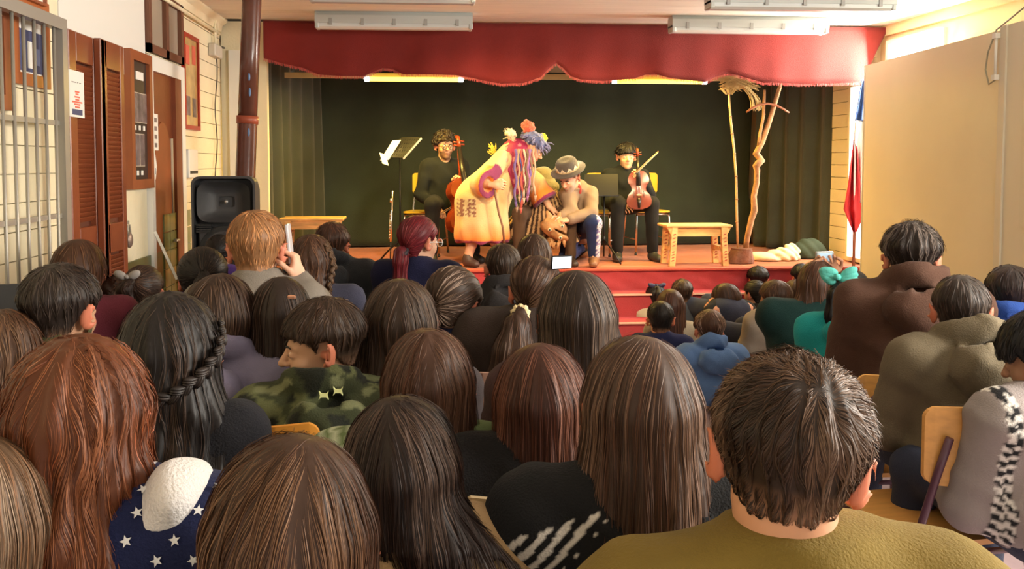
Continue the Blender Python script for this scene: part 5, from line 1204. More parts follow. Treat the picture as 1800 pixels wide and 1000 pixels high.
MB().box(to(hc,HR,.92,(.035,-.105,.075))-(.012,.008,.006), to(hc,HR,.92,(.035,-.105,.075))+(.012,.004,.006), bev=.003).build('hair_clip', mat('clip_copper', (.7,.35,.22), .25, metal=.6), r)
r, hc, HR, J = person('girl with dark hair and grey bow left of the door padlock', 252, 466, 72, .95, 'tied', (.022,.014,.011), top_c=(.04,.035,.04), hair=dict(tie=(-.02,-.11,.06), hl=(.10,.06,.04), tail=[[(-.02,-.115,.06,.022),(-.04,-.14,.03,.03),(-.02,-.135,-.02,.018)]]))
m = MB(); c = to(hc,HR,.95,(-.035,-.12,.085))
for sg in (-1,1): m.ell(c+(sg*.028,0,.008), (.030,.012,.018), roty(-sg*.5), 10, 6)
m.ell(c, (.010,.014,.010)); m.build('bow', mat('bow_grey', (.33,.30,.28), .8), r)
person('girl with coiled braids and red hood behind the crown braid', 207, 486, 66, .92, 'curly', (.022,.013,.010), top_c=(.80,.045,.035), body=dict(hood=1.25, bulk=.015), hair=dict(volume=.008, thick=.014, hl=(.10,.06,.04), nape=-.06))
person('child with smooth brown hair near the louvred door', 139, 421, 88, .98, hcol=(.060,.030,.018), top_c=(.16,.03,.05), hair=dict(L=.12, wb=.09, hl=(.14,.08,.045)))

# right-hand side rows
r, hc, HR, J = person('tall boy in brown hoodie with glasses and wavy black hair', 1603, 390, 108, 1.03, 'short', (.020,.017,.016), yaw=16, hyaw=26, top_c=(.085,.042,.028), sw=.42, eyes=True, body=dict(hood=1.1, bulk=.02, skin=(.74,.42,.26)), hair=dict(thick=.024, nape=-.075, slen=.06, mess=2.1, hl=(.18,.16,.155), bangs=.04))
glasses(r, hc, HR, 1.03, (.55,.55,.52))
person('boy in olive grey hoodie with cropped dark hair on the right', 1690, 484, 102, .90, 'short', (.022,.018,.017), hyaw=27, top_c=(.145,.115,.072), sw=.37, body=dict(hood=1.15, bulk=.014, topres=.012), hair=dict(thick=.011, nape=-.085, mess=.7, hl=(.09,.075,.07)))
def checks(V, o0, J):
    s_ = J['shL']; u = unit(J['elL']-s_); t = (V-s_)@u; x = (V-s_)[:,0]; a = np.abs(x+.035) < .015; return np.where(a[:,None], np.where((((t*70).astype(int)+(x*60+99).astype(int)) % 2 == 0)[:,None], (.75,.72,.68), (.02,.02,.022)), (.30,.26,.25))
person('boy in grey sweatshirt with checkered band at the right edge', 1838, 545, 142, .95, 'short', (.010,.010,.011), yaw=-6, hyaw=-35, pitch=-18, top_c=(.30,.26,.25), sw=.31, body=dict(bulk=.022, top_col=checks, topres=.009), hair=dict(thick=.022, nape=-.06, bangs=.02, hl=(.04,.04,.045)))
person('boy with black hair and blue jacket at the right edge, farther back', 1775, 466, 84, .98, 'short', (.020,.016,.018), yaw=15, top_c=(.035,.09,.36), body=dict(hood=.9), hair=dict(thick=.014, hl=(.08,.06,.06)))
person('child with shiny dark hair between the brown and olive hoodies', 1712, 461, 52, .92, hcol=(.05,.045,.045), top_c=(.20,.20,.22), hair=dict(L=.12, hl=(.40,.38,.36)))
# girl with the teal bow
r, hc, HR, J = person('girl with glasses, teal hair bow and teal jacket', 1497, 474, 88, .95, 'tied', (.012,.011,.012), yaw=30, hyaw=42, pitch=-6, top_c=(.02,.36,.37), sw=.33, wr=.212, eyes=True, body=dict(hood=.9, bulk=.014, skin=(.52,.28,.17)), hair=dict(tie=(-.02,-.11,.055), hl=(.05,.05,.055), nape=-.08, tail=[[(-.02,-.115,.055,.022),(-.03,-.14,.01,.034),(-.03,-.14,-.08,.038),(-.03,-.13,-.16,.022),(-.03,-.12,-.2,.008)]]))
glasses(r, hc, HR, .95, (.03,.03,.03)); m = MB(); c = to(hc,HR,.95,(-.03,-.115,.095))
for sg in (-1,1):
    for a, b in ((0,.0),(.5,.01),(-.45,-.012)): m.ell(c+HR@np.array((sg*.042,0,.006+sg*a*.03)), (.042,.013,.022), HR@roty(-sg*(.35+a*.6)), 12, 7)
m.ell(c+HR@np.array((0,-.01,0)), (.015,.017,.015)); m.build('bow', mat('bow_teal', (.12,.62,.55), .6, bump=.3, bscale=60), r)
# woman filming with a camera phone
Yb = FPX*.184*1.0/72
r, hc, HR, J = person('woman in dark green sweater holding up a small camera', 1437, 458, 72, 1., hcol=(.060,.034,.024), yaw=18, top_c=(.008,.030,.028), sw=.44, J=dict(handL=W(1434,488,Yb+.30), handR=W(1468,486,Yb+.30)), body=dict(bulk=.03, handk=('grip','grip'), skin=(.55,.28,.17), fd={'L': (np.array((.35,.3,1.)), np.array((.4,-1,.2))), 'R': (np.array((-.35,.3,1.)), np.array((-.4,-1,.2)))}), hair=dict(L=.17, wb=.11, hl=(.20,.11,.08), shift=(-.07,0), wave=.3))
c = (J['wrL']+J['wrR'])/2+np.array((0,.015,.10)); MB().box(c-(.045,.010,.028), c+(.045,.010,.028), bev=.004).build('camera', mat('camera_silver', (.55,.62,.66), .2, metal=.3), None, label='small silver camera held up by two hands near the flag', cat='camera'); 
cam_o = [o for o in C.objects if o.name.startswith('camera') and o.type == 'MESH'][0]
MB().box(c-(.034,.0125,.020), c+(.034,-.0095,.020)).build('screen', mat('camera_screen', (.25,.35,.42), .1, emit=(.5,.65,.75), estr=.5), cam_o); MB().lathe([(.018,0),(.018,.012),(.014,.016),(.001,.016)], c+np.array((0,.01,0)), 14, (0,1,0)).build('lens', blackm, cam_o)
# small children sitting on the floor before the stage
FS = dict(floor_sit=True, sw=.27)
CG = (.42,.36,.27)
def kid(label, px, top, Wp, hk, col, top_c, hs=.92, **k): return person(label, px, top, Wp, hs, hk, col, top_c=top_c, **{**FS, **k})
r, hc, HR, J = kid('small girl with low ponytail, beige smock and red collar by the step', 1119, 498, 35, 'tied', DBR, CG, body=dict(collar=.0), yaw=-20, hair=dict(tie=(.02,-.115,-.02), tail=[[(.02,-.12,-.02,.022),(.02,-.13,-.10,.026),(.02,-.12,-.20,.018),(.02,-.12,-.26,.008)]]))
def redcollar(r, hc, HR, s, col=(.75,.06,.03)):
    m = MB(); torus(m, to(hc,HR,s,(0,-.03,-.135)), HR@rotx(.1), .062*s, .020*s, 20, 8, .15); m.build('collar', mat('collar_red', col, .7), r)
redcollar(r, hc, HR, .92)
r, hc, HR, J = kid('small girl with a dark blue bow and beige smock by the step', 1152, 499, 38, 'tied', BLK, CG, hair=dict(tie=(0,-.08,.10), tail=[[(0,-.09,.10,.02),(0,-.12,.05,.03),(0,-.13,-.08,.022),(0,-.12,-.15,.01)]]))
m = MB(); c = to(hc,HR,.92,(0,-.06,.12))
for sg in (-1,1): m.ell(c+(sg*.04,0,.0), (.04,.015,.02), roty(-sg*.4), 10, 6)
m.ell(c, (.014,.016,.014)); m.build('bow', mat('bow_navy', (.02,.02,.07), .6), r)
kid('girl with long smooth brown hair between two beige smocks', 1178, 508, 52, 'long', (.060,.030,.022), CG, hs=.98, hair=dict(L=.26, wb=.095, hl=(.16,.09,.065)))
kid('boy with black hair and lit ears in a navy top', 1161, 529, 51, 'short', (.014,.011,.010), (.020,.025,.085), yaw=8, sw=.32, hs=.98, body=dict(skin=(.66,.30,.16)), hair=dict(thick=.010, nape=-.08))
kid('child with short dark hair nearest the stage step', 1199, 490, 40, 'short', DBR, (.06,.07,.09), hair=dict(thick=.014, hl=(.10,.07,.05)))
r, hc, HR, J = kid('child in a round black knitted cap with red collar', 1228, 506, 39, 'short', (.008,.008,.010), (.30,.30,.31), hair=dict(thick=.022, nape=-.08, mess=.3)); redcollar(r, hc, HR, .92)
kid('woman with dark hair in profile wearing black beside the children', 1274, 498, 46, 'long', (.030,.016,.012), (.012,.012,.014), hs=1.0, yaw=-20, hyaw=-68, pitch=-8, sw=.38, eyes=True, floor_sit=False, seat=.22, body=dict(skin=(.55,.27,.17)), hair=dict(L=.14, wb=.085, bangs=.05))
r, hc, HR, J = kid('small child with shiny bowl-cut brown hair and blue hooded top', 1247, 544, 60, 'short', (.060,.036,.027), (.13,.24,.50), hs=.96, sw=.335, pitch=-6, body=dict(hood=1.0, bulk=.014, topres=.012, skin=(.66,.38,.25)), hair=dict(thick=.020, nape=-.055, mess=.5, hl=(.42,.33,.30)))
kid('child with round black hair against the red stage cloth', 1332, 467, 40, 'short', BLK, (.10,.05,.05), hair=dict(thick=.02, nape=-.06))
r, hc, HR, J = kid('child with black hair and white scrunchie beside the seated woman', 1327, 492, 40, 'tied', BLK, (.03,.03,.03), yaw=-25, hair=dict(tie=(.05,-.10,.05), tail=[[(.05,-.105,.05,.02),(.055,-.13,.0,.03),(.05,-.13,-.08,.02)]]))
m = MB(); torus(m, to(hc,HR,.92,(.05,-.11,.052)), HR@rotx(-.6), .02, .012, 16, 6, .3); m.build('scrunchie', paper, r)
kid('child with brown hair and loose grey hooded jacket turned left', 1362, 492, 56, 'short', (.050,.030,.022), (.31,.26,.21), hs=1., yaw=-30, sw=.42, floor_sit=False, seat=.20, body=dict(hood=1.2, bulk=.05), hair=dict(thick=.02, nape=-.075, hl=(.12,.08,.06)))
kid('child with dark brown hair before the woman with the camera', 1398, 491, 42, 'short', (.040,.024,.018), (.05,.05,.05), hair=dict(thick=.018, nape=-.07))
kid('child with black hair under the green cloth heap', 1409, 463, 40, 'short', (.006,.007,.010), (.03,.03,.04), hair=dict(thick=.018, nape=-.07))

# chairs, phone and tablet of the audience ---------------------------
def chair_at(px, pyt, Y, label, m, frm=purple, rz=0., off=0):
    q = W(px, pyt, Y); s_ = q[2]/.84; return make_chair('school_chair', label, m, frm, (q[0], Y+.235*s_, 0), rz, 'classroom chairs of the audience', s=s_)
chair_at(1733, 715, 2.12, 'amber plywood chair with maroon tube frame behind the olive grey hoodie', amber, rz=.12)
chair_at(1600, 660, 2.72, 'amber plywood chair under the boy in the brown hoodie', amber)
chair_at(925, 768, 1.93, 'cream chair back showing beyond the soft brown hair, left of the black jacket', creamply)
chair_at(985, 880, 1.50, 'cream rounded chair back just behind the black jacket', creamply)
chair_at(905, 655, 2.42, 'brown chair back below the ponytail, above the green patterned sleeve', mat('brown_ply', (.36,.20,.14), .4))
chair_at(408, 753, 1.90, 'orange chair back corner below the lavender hoodie', mat('orange_ply', (.80,.33,.05), .3))
chair_at(-22, 500, 2.6, 'black padded chair back at the left edge before the grille', mat('black_pad', (.03,.03,.033), .6))
chair_at(1480, 655, 3.1, 'tan chair back below the teal jacket', mat('tan_ply', (.55,.38,.22), .4))
Yq = 2.85; c = W(987,461,Yq); t = thing('phone', 'phone with bright screen held up above the ponytail', 'phone', c); Rm = rotz(.25)@rotx(.12)
MB().box(c-(.038,.004,.024), c+(.038,.004,.024), R=Rm, bev=.004).build('case', blk, t); MB().box(c-(.034,.0055,.020), c+(.034,-.0035,.020), R=Rm, c=c).build('screen', mat('phone_screen', (.5,.5,.5), .1, emit=(.85,.9,1.), estr=1.2), t)
a_ = W(270,408,3.3); b_ = W(309,492,3.3); t = thing('tablet', 'thin white tablet held slanting, seen edge-on before the arched door', 'tablet', b_); u_ = b_-a_
MB().add(*quadbox(a_, u_, unit(b_-np.array((0,0,EYE)))*.15, np.array((.009,.003,.004)))).build('case', paper, t); MB().add(*quadbox(a_+u_*.06-np.array((.0012,.0,.0))+unit(b_-np.array((0,0,EYE)))*.01, u_*.88, unit(b_-np.array((0,0,EYE)))*.13, np.array((.001,0,.0005)))).build('screen', blackm, t)
# ------------------------------------------------------------------ performers
def stage_chair(px, pyt, Y, label, rz):
    q = W(px, pyt, Y); return make_chair('shell_chair', label, yell, chrome, (q[0], Y+.0, SZ), rz, 'yellow shell chairs on the stage', s=.96)
stage_chair(747, 322, 8.45, 'yellow shell chair of the cellist', PI-.25)
stage_chair(1138, 330, 8.45, 'yellow shell chair of the violinist', PI+.1)
stage_chair(1050, 345, 8.35, 'tan folding chair standing behind the kneeling man', PI-.5)
BS = (.012,.014,.014)
# cellist
Y = 8.15; hc = W(782,258,Y); HR = rotz(-math.radians(168))@rotx(-.05); s = 1.05; hc_c, HR_c = hc, HR
J = seated(hc, s, 170, neck=.135, seat=.43, floor=SZ, sw=.37, handR=W(768,366,Y-.22), handL=W(812,318,Y-.20), knee_out=.06)
r = thing('person', 'man with curly dark hair, glasses and black jumper playing the cello', 'person', (J['pel'][0], J['pel'][1], SZ))
body_parts(r, hc, HR, J, s, top=BS, pants=(.012,.012,.012), skin=(.60,.34,.22), beard=(.10,.05,.03), handk=('grip','grip'), hid=.009, res=.018, top_name='jumper', fd={'R': (np.array((.6,-.5,-.5)), np.array((-.3,.2,-1)))}, openneck=1)
hair(r, hc, HR, s, 'curly', 60, (.018,.012,.010), volume=.012, thick=.016, nape=-.05, bangs=.055, hl=(.05,.03,.02), dens=1.5); m = MB()
for k in range(150):
    v = rng.normal(0, 1, 3); v[2] = abs(v[2])*1.1-.15; v = unit(v)
    if v[1] > .55 and v[2] < .55: continue
    if v[2] < -.1 and v[1] > -.1: continue
    torus(m, hc+HR@(np.array((0,-.014,.036))+v*np.array((.100,.118,.108)))*s, np.array(Vector((0,1,0)).rotation_difference(Vector(unit(rng.normal(0,1,3)))).to_matrix()), rng.uniform(.012,.020)*s, .0065*s, 9, 5)
m.build('hair_curls', mat('curl_hair', (.022,.015,.012), .6), r, kind='stuff'); eyes_parts(r, hc, HR, s); glasses(r, hc, HR, s, (.02,.02,.02))
varn = mat('violin_varnish', (.20,.032,.010), .22, var=.25, vscale=6); ebony = mat('ebony', (.015,.012,.012), .3)
def fiddle(root, base, up, front, L, wmax, neckL, rib, endpin=0.):
    """body outline of a bowed instrument: base = bottom of the body"""
    up = unit(up); fr = unit(np.asarray(front)-up*np.dot(front, up)); si = np.cross(up, fr)
    ts = np.linspace(0, 1, 30); wd = lambda t: wmax*np.interp(t, [0,.03,.10,.22,.34,.40,.46,.54,.62,.68,.78,.90,.97,1], [.25,.62,.92,1.,.88,.78,.58,.56,.64,.80,.84,.70,.45,.2])
    out = [(wd(t), t*L) for t in ts]+[(-wd(t), t*L) for t in ts[::-1]]; n = len(out)
    m = MB(); V = [base+si*a+up*b-fr*rib for a,b in out]+[base+si*a+up*b+fr*rib for a,b in out]; F = [(i,(i+1)%n,n+(i+1)%n,n+i) for i in range(n)]
    for sg in (-1,1):
        k = len(V)
        for i in range(30):
            for q in (-1,-.5,0,.5,1): V.append(base+si*wd(ts[i])*q*1.03+up*ts[i]*L+fr*sg*(rib+.35*rib*(1-q*q)*math.sin(PI*min(1,max(0,ts[i])))))
        for i in range(29):
            for q in range(4): a = k+i*5+q; F.append((a,a+1,a+6,a+5) if sg < 0 else (a,a+5,a+6,a+1))
    m.add(V, F, True).build('body', varn, root)
    f = fr*rib*1.9
    MB().tube([base+up*L*.60+f, base+up*(L+neckL)], [wmax*.20, wmax*.12], 8).build('fingerboard', ebony, root)
    MB().tube([base+up*L*.95, base+up*(L+neckL*1.02)], [wmax*.14,wmax*.11], 8).build('neck', varn, root)
    sc_ = MB(); P_ = base+up*(L+neckL)
    sc_.tube([P_, P_+up*L*.13, P_+up*L*.19-fr*L*.02, P_+up*L*.21-fr*L*.05, P_+up*L*.18-fr*L*.06], [wmax*.12,wmax*.10,wmax*.12,wmax*.12,wmax*.08], 8)
    for k in range(4): q = P_+up*L*(.03+.03*k); sg = 1 if k % 2 else -1; sc_.tube([q, q+si*sg*wmax*.33], [wmax*.03,wmax*.06], 6)
    sc_.build('scroll', varn, root)
    MB().tube([base+up*L*.02+f*.9, base+up*L*.27+f*1.05], [wmax*.10,wmax*.20], 8).build('tailpiece', ebony, root)
    MB().box(base+up*L*.36+fr*rib*1.2-np.array((wmax*.22,.004,.004)), base+up*L*.36+fr*rib*2.6+np.array((wmax*.22,.004,.004))).build('bridge', mat('maple', (.70,.50,.28), .5), root)
    st_ = MB()
    for k in range(4): o = si*wmax*.09*(k-1.5); st_.tube([base+up*L*.27+f*1.1+o, base+up*L*.36+fr*rib*2.7+o, base+up*(L+neckL)+fr*.003+o*.6], .0012, 4)
    st_.build('strings', silver, root)
    for sg in (-1,1): MB().tube([base+si*sg*wmax*.40+up*L*(.30+.04*q)+fr*rib*1.28+si*.004*math.sin(q*3) for q in range(5)], wmax*.022, 6).build('sound_hole', ebony, root)
    if endpin: MB().tube([base, base-up*endpin], .006, 6).build('endpin', silver, root)
def bow(root, a, b):
    d = unit(b-a); MB().tube([a,(a+b)/2+np.array((0,0,.004)),b], .0045, 6).build('stick', mat('bow_wood', (.42,.22,.10), .3), root); MB().tube([a+d*.04+(0,0,-.012), b+(0,0,-.010)], .003, 4).build('hair', mat('bow_hair', (.75,.68,.5), .5), root)
    MB().box(a+d*.05-(.008,.006,.016), a+d*.05+(.008,.006,.0)).build('frog', ebony, root)
top_ = W(806,246,8.0); bot = W(818,412,7.75); upv = unit(top_-bot); t = thing('cello', 'dark red-brown cello held between the knees of the curly-haired man', 'cello', bot)
tl = np.linalg.norm(top_-bot); fiddle(t, bot, upv, np.array((.55,-1,.1)), tl*.58, .175, tl*.34, .045, .12)
t = thing('cello_bow', 'cello bow in the curly-haired man\'s right hand', 'bow', J['wrR']); wr_ = J['wrR']+np.array((.04,-.05,-.04)); bow(t, wr_+np.array((-.07,0,-.035)), wr_+np.array((.46,-.08,.26)))
# violinist
Y = 8.15; hc = W(1101,276,Y); HR = rotz(-math.radians(184))@rotx(-.06); s = 1.02
vb = W(1124,368,Y-.42); vt = W(1121,280,Y-.34)
J = seated(hc, s, 180, neck=.135, seat=.43, floor=SZ, sw=.37, handL=W(1128,314,Y-.36), knee_out=.03)
r = thing('person', 'young man with straight black hair and black clothes holding a violin upright', 'person', (J['pel'][0], J['pel'][1], SZ))
body_parts(r, hc, HR, J, s, top=BS, pants=(.012,.012,.012), skin=(.70,.42,.27), handk=('grip','relaxed'), hid=.009, res=.018, top_name='jumper', fd={'L': (np.array((-.8,-.2,.5)), np.array((-.3,1,.0)))}, sleeve=.55)
hair(r, hc, HR, s, 'short', 58, (.010,.009,.010), thick=.022, nape=-.07, bangs=.034, mess=2.2, slen=.06, dens=1.4); m = MB()
for k in range(110):
    v = rng.normal(0, 1, 3); v[2] = abs(v[2])*1.1-.05; v = unit(v)
    if v[1] > .5 and v[2] < .35: continue
    b_ = np.array((0,-.014,.036))+v*np.array((.090,.108,.100)); d_ = unit(v*.5+np.array((rng.normal(0,.5), .4 if v[1] > 0 else -.4, -.7))); m.tube([hc+HR@q*s for q in (b_, b_+d_*.020, b_+d_*.040+v*.004)], [.007,.006,.001], 5)
m.build('hair_tufts', mat('black_hair', (.014,.012,.012), .5), r, kind='stuff'); eyes_parts(r, hc, HR, s)
t = thing('violin', 'reddish brown violin held upright on the young man\'s knee', 'violin', vb); fiddle(t, vb, vt-vb, np.array((-.25,-1,.05)), .36, .112, .13, .022)
t = thing('violin_bow', 'violin bow held slanting over the violinist\'s shoulder', 'bow', W(1118,302,Y-.46)); bow(t, W(1112,309,Y-.46), W(1157,266,Y-.30))

# woman in the cream and orange robe
Y = 7.5; s = 1.02
hc = W(936,262,Y-.03); HR = rotz(-math.radians(112))@rotx(math.radians(-34))
P = lambda a, b, d=0: W(a, b, Y+d)
J = {'R': rotz(-math.radians(90)), 's': s, 'sw': .40, 'nb': P(908,268), 'pel': P(848,352), 'up': unit(P(908,268)-P(848,352)),
     'shL': P(902,276,.16), 'shR': P(882,280,-.18), 'elL': P(938,322,.14), 'wrL': P(968,366,.05), 'elR': P(846,322,-.26), 'wrR': P(866,325,-.36),
     'hipL': P(850,360,.09), 'hipR': P(843,360,-.09), 'knL': P(866,410,.10), 'knR': P(835,412,-.08), 'anL': P(875,458,.12), 'anR': P(822,457,-.10), 'toL': P(890,465,.12), 'toR': P(833,467,-.14)}
J['anL'][2] = SZ+.08; J['toL'][2] = SZ+.03; J['anR'][2] = SZ+.085; J['toR'][2] = SZ+.032
r = thing('person', 'woman in cream and orange robe bending forward in a feathered woollen hat', 'person', (J['pel'][0], J['pel'][1], SZ))
def robe(P, gf, J, hc):
    pel, nb = J['pel'], J['nb']; hem = pel*1; hem[2] = W(850,424,7.5)[2]-SZ
    d = cone(P, nb-(nb-pel)*.04, pel+(0,0,.0), .138, .215); d = smin(d, cone(P, pel, hem+np.array((-.01,0,.15)), .225, .225), .08); d = smin(d, cone(P, pel, hem+np.array((.0,0,.05)), .20, .235), .05)
    d = smax(d, hem[2]-P[:,2], .012)
    d = d+.010*np.sin(np.arctan2(P[:,1]-pel[1], P[:,0]-pel[0])*9+P[:,2]*5)*np.clip((pel[2]+.05-P[:,2])/.3, 0, 1)
    for k in 'LR':
        e = smin(cone(P, J['sh'+k], J['el'+k], .085, .095), cone(P, J['el'+k], J['el'+k]+(J['wr'+k]-J['el'+k])*.72, .09, .125), .04); w_ = J['el'+k]+(J['wr'+k]-J['el'+k])*.72; u = unit(J['wr'+k]-J['el'+k]); e = smax(e, (P-w_)@u, .01); e = smax(e, -cone(P, w_-u*.03, w_+u*.2, .055, .13), .01); d = smin(d, e, .03)
    d = smax(d, -ell(P, nb+unit(nb-pel)*.17, (.11,.11,.11)), .02)
    return d+nz(P, 16, .3)*.008+nz(P, 33)*.003
def robe_col(V, o0, J):
    z0_ = W(850,424,7.5)[2]-SZ; z = V[:,2]-z0_; cream_ = np.array((.72,.50,.25)); org = np.array((.80,.24,.03)); pur = np.array((.22,.02,.09))
    t = np.clip(1-(z-.02)/.16, 0, 1)[:,None]; c = cream_*(1-t)+org*t
    for k in 'LR':
        u = J['wr'+k]-J['el'+k]; tt = ((V-J['el'+k])@u)/(u@u); dist = np.linalg.norm(V-(J['el'+k]+np.clip(tt,0,1)[:,None]*u), axis=1); q = (np.clip((tt-.05)/.4, 0, 1)*(dist < .16))[:,None]; c = c*(1-q)+org*q; c = np.where(((tt > .64) & (dist < .19))[:,None], pur, c)
    c = np.where((z < .022)[:,None], pur, c); d = V-(P(818,360,-.2)-o0); pk = (np.abs(V[:,0]-(W(819,365,7.3)-o0)[0]) < .085) & (np.abs(V[:,2]-(W(819,365,7.3)-o0)[2]) < .075) & (V[:,1] < J['pel'][1]-.05)
    pt_ = np.where((nz(V*np.array((1,.3,1)), 150, .5) > .1)[:,None], (.62,.52,.30), (.25,.10,.07)); return np.where(pk[:,None], pt_, c)
body_parts(r, hc, HR, J, s, skin=(.66,.36,.24), top_fn=robe, top_col=robe_col, top_name='robe', bare_legs=True, shoes=(.06,.03,.025), handk=('point','grip'), hid=.010, res=.02, topres=.011, top_bottom=-.4,
    fd={'L': (np.array((.75,-.1,-.5)), np.array((-.3,.1,-1))), 'R': (np.array((.8,-.3,.0)), np.array((0,1,-.2)))}, top_mat=mat('robe_fabric', (.7,.5,.3), .85, attr=True, bump=.3, bscale=140, sheen=.2))
rl = np.array(r.location)
# magenta vest laid over the robe
def vest(P_): 
    pel, nb = J['pel'], J['nb']; a_ = pel+(nb-pel)*.42+(.05,0,0); d = cone(P_, nb+(.0,0,-.03), a_, .155, .185); d = smax(d, ((P_-a_)@unit(pel-nb)).astype(f32)-.06, .01); d = smax(d, -((P_[:,0]-W(880,300,7.4)[0])+.35*(P_[:,2]-nb[2])), .01); return d+nz(P_, 60)*.003
V, F = sdfmesh(vest, np.minimum(J['nb'], J['pel'])-.25, np.maximum(J['nb'], J['pel'])+.25, .010)
addmesh('vest', npmesh('vest', V-rl, F, np.where((nz(V, 60, 2) > .45)[:,None], (.62,.20,.22), (.30,.015,.07))), mat('vest_cloth', (.3,.02,.08), .7, attr=True, bump=.3, bscale=90), r)
# woollen hat
def wool(c, rad, col, name, seed_, amp=.012): 
    V, F = sdfmesh(lambda P_: ell(P_, c, rad, HR)+amp*nz(P_, 70, seed_)+amp*.6*nz(P_, 150, seed_+1), np.array(c)-max(rad)-.04, np.array(c)+max(rad)+.04, .008)
    hmat = mat('wool_'+name, col, .95, bump=.8, bscale=90, sheen=.5, var=.3, vscale=25); return addmesh('hat_'+name if name else 'hat', npmesh('hat', V-rl, F), hmat, r)
wool(hc+HR@np.array((0,-.02,.075)), (.095,.115,.075), (.10,.12,.28), 'brim', 1.); wool(W(928,223,Y-.03), (.062,.066,.055), (.70,.10,.05), 'crown', 2.)
wool(W(952,243,Y-.05), (.040,.045,.040), (.85,.62,.03), 'pompom', 3., .016); wool(W(898,236,Y-.05), (.055,.05,.040), (.72,.58,.38), 'tassel', 4., .016)
m = MB()
for k in range(70):
    a = rng.uniform(0, 6.28); q = hc+HR@np.array((.10*math.cos(a),.10*math.sin(a)-.02,.075+rng.normal(0,.02))); d = HR@np.array((math.cos(a),math.sin(a),rng.uniform(-.6,.6))); m.tube([q, q+d*.03, q+d*.05+np.array((0,0,-.015))], [.006,.005,.002], 5)
m.build('hat_feathers', mat('wool_feather', (.22,.22,.42), .9), r)
m = MB()
for k in range(40): q = W(890+rng.uniform(0,16), 229+rng.uniform(0,18), Y-.06); d = np.array((rng.uniform(-1,.2), rng.uniform(-.4,.1), rng.uniform(-.2,.8))); m.tube([q, q+unit(d)*.035], [.005,.002], 5)
m.build('hat_feathers', mat('wool_straw', (.78,.62,.40), .9), r)
m = MB()
for k in range(26): q = W(864+rng.uniform(0,8), 262+rng.uniform(-4,10), Y-.0); d = np.array((rng.uniform(-1,0), -.2, rng.uniform(0,1))); m.tube([q, q+unit(d)*.05], [.005,.002], 5)
m.build('shoulder_feathers', mat('feather_yellow', (.80,.60,.08), .8), r)
cols_ = [(.16,.10,.30),(.30,.20,.15),(.55,.35,.25),(.10,.12,.35),(.60,.12,.10),(.65,.55,.45),(.20,.12,.08),(.32,.12,.30)]
for i in range(11):                                             # woollen plaits hanging from the hat
    x0_ = 905+i*3.2+rng.normal(0,1); m = MB(); pts = [W(x0_+2*math.sin(q*1.3+i), 262+q*9.2*(1+.12*math.sin(i*2)), Y-.20-.02*math.cos(i)) for q in range(11 if i < 6 else 9)]
    m.tube(pts, [.010+.003*math.sin(q*2.5+i) for q in range(len(pts))], 7); m.tube([pts[-1], pts[-1]+(0,0,-.05)], [.014,.004], 6); m.build('woollen_plait', mat('plait_%d' % (i % 8), cols_[i % 8], .9, bump=.6, bscale=80), r)
eyes_parts(r, hc, HR, s)
cn = thing('walking_stick', 'thin brown stick held against the cream robe', 'stick', W(886,440,Y-.32)); pixtube([(870,318,.008),(871,345,.009),(877,375,.009),(884,400,.009),(887,432,.010)], mat('stick_wood', (.20,.09,.05), .5), 'shaft', cn, Y-.36)

# seated figure in a striped poncho and drooping olive hat
Y = 7.80; hc = W(954,326,Y); HR = rotz(-math.radians(195))@rotx(-.35); s = .95
J = seated(hc, s, 185, neck=.135, seat=.36, floor=SZ, sw=.36, knee_out=.10)
r = thing('person', 'seated performer under a brown striped poncho and drooping olive hat', 'person', (J['pel'][0], J['pel'][1], SZ)); rl = np.array(r.location)
ap = W(955,322,Y); AP = ap-rl
def poncho(P_, gf, J_, hc_):
    q = P_-AP.astype(f32); h = np.clip(-q[:,2], 0, 1); rx = .08+h*.70; ry = .07+h*.50; d = (np.sqrt((q[:,0]/rx)**2+((q[:,1]+.05)/ry)**2)-1)*np.minimum(rx, ry)*.8
    a = np.arctan2(q[:,1], q[:,0]); d = d+.020*np.sin(a*8)*h/.4; d = smax(d, q[:,2]-.02, .03); return smax(d, -q[:,2]-.49-.03*np.sin(a*5), .01)
def pon_col(V, o0, J_): q = V-AP; a = np.arctan2(q[:,1]*.9+.02, q[:,0]); k = (np.sin(a*36) > .1)[:,None]; return np.where(k, (.46,.28,.15), (.050,.026,.018))
body_parts(r, hc, HR, J, s, skin=(.20,.10,.06), top_fn=poncho, top_col=pon_col, top_name='poncho', topres=.010, hid=.012, res=.02, top_bottom=-.5, pants=(.09,.05,.03), shoes=(.05,.03,.02), handk=('relaxed','relaxed'))
hair(r, hc, HR, s, 'short', 40, (.03,.02,.015), thick=.02)
ol = mat('olive_felt', (.25,.20,.06), .9, bump=.4, bscale=100, sheen=.4)
V, F = sdfmesh(lambda P_: smin(ell(P_, hc+(0,0,.06), (.115,.12,.115))+nz(P_, 25)*.006, smax(np.abs(ell(P_, hc+(0,0,.01), (.15,.14,.09), roty(.3)))-.006, (P_-hc)@np.array((.25,0,1.))-.06, .01)+nz(P_, 14)*.004, .02), hc-.22, hc+.24, .010); addmesh('hat', npmesh('hat', V-rl, F), ol, r)

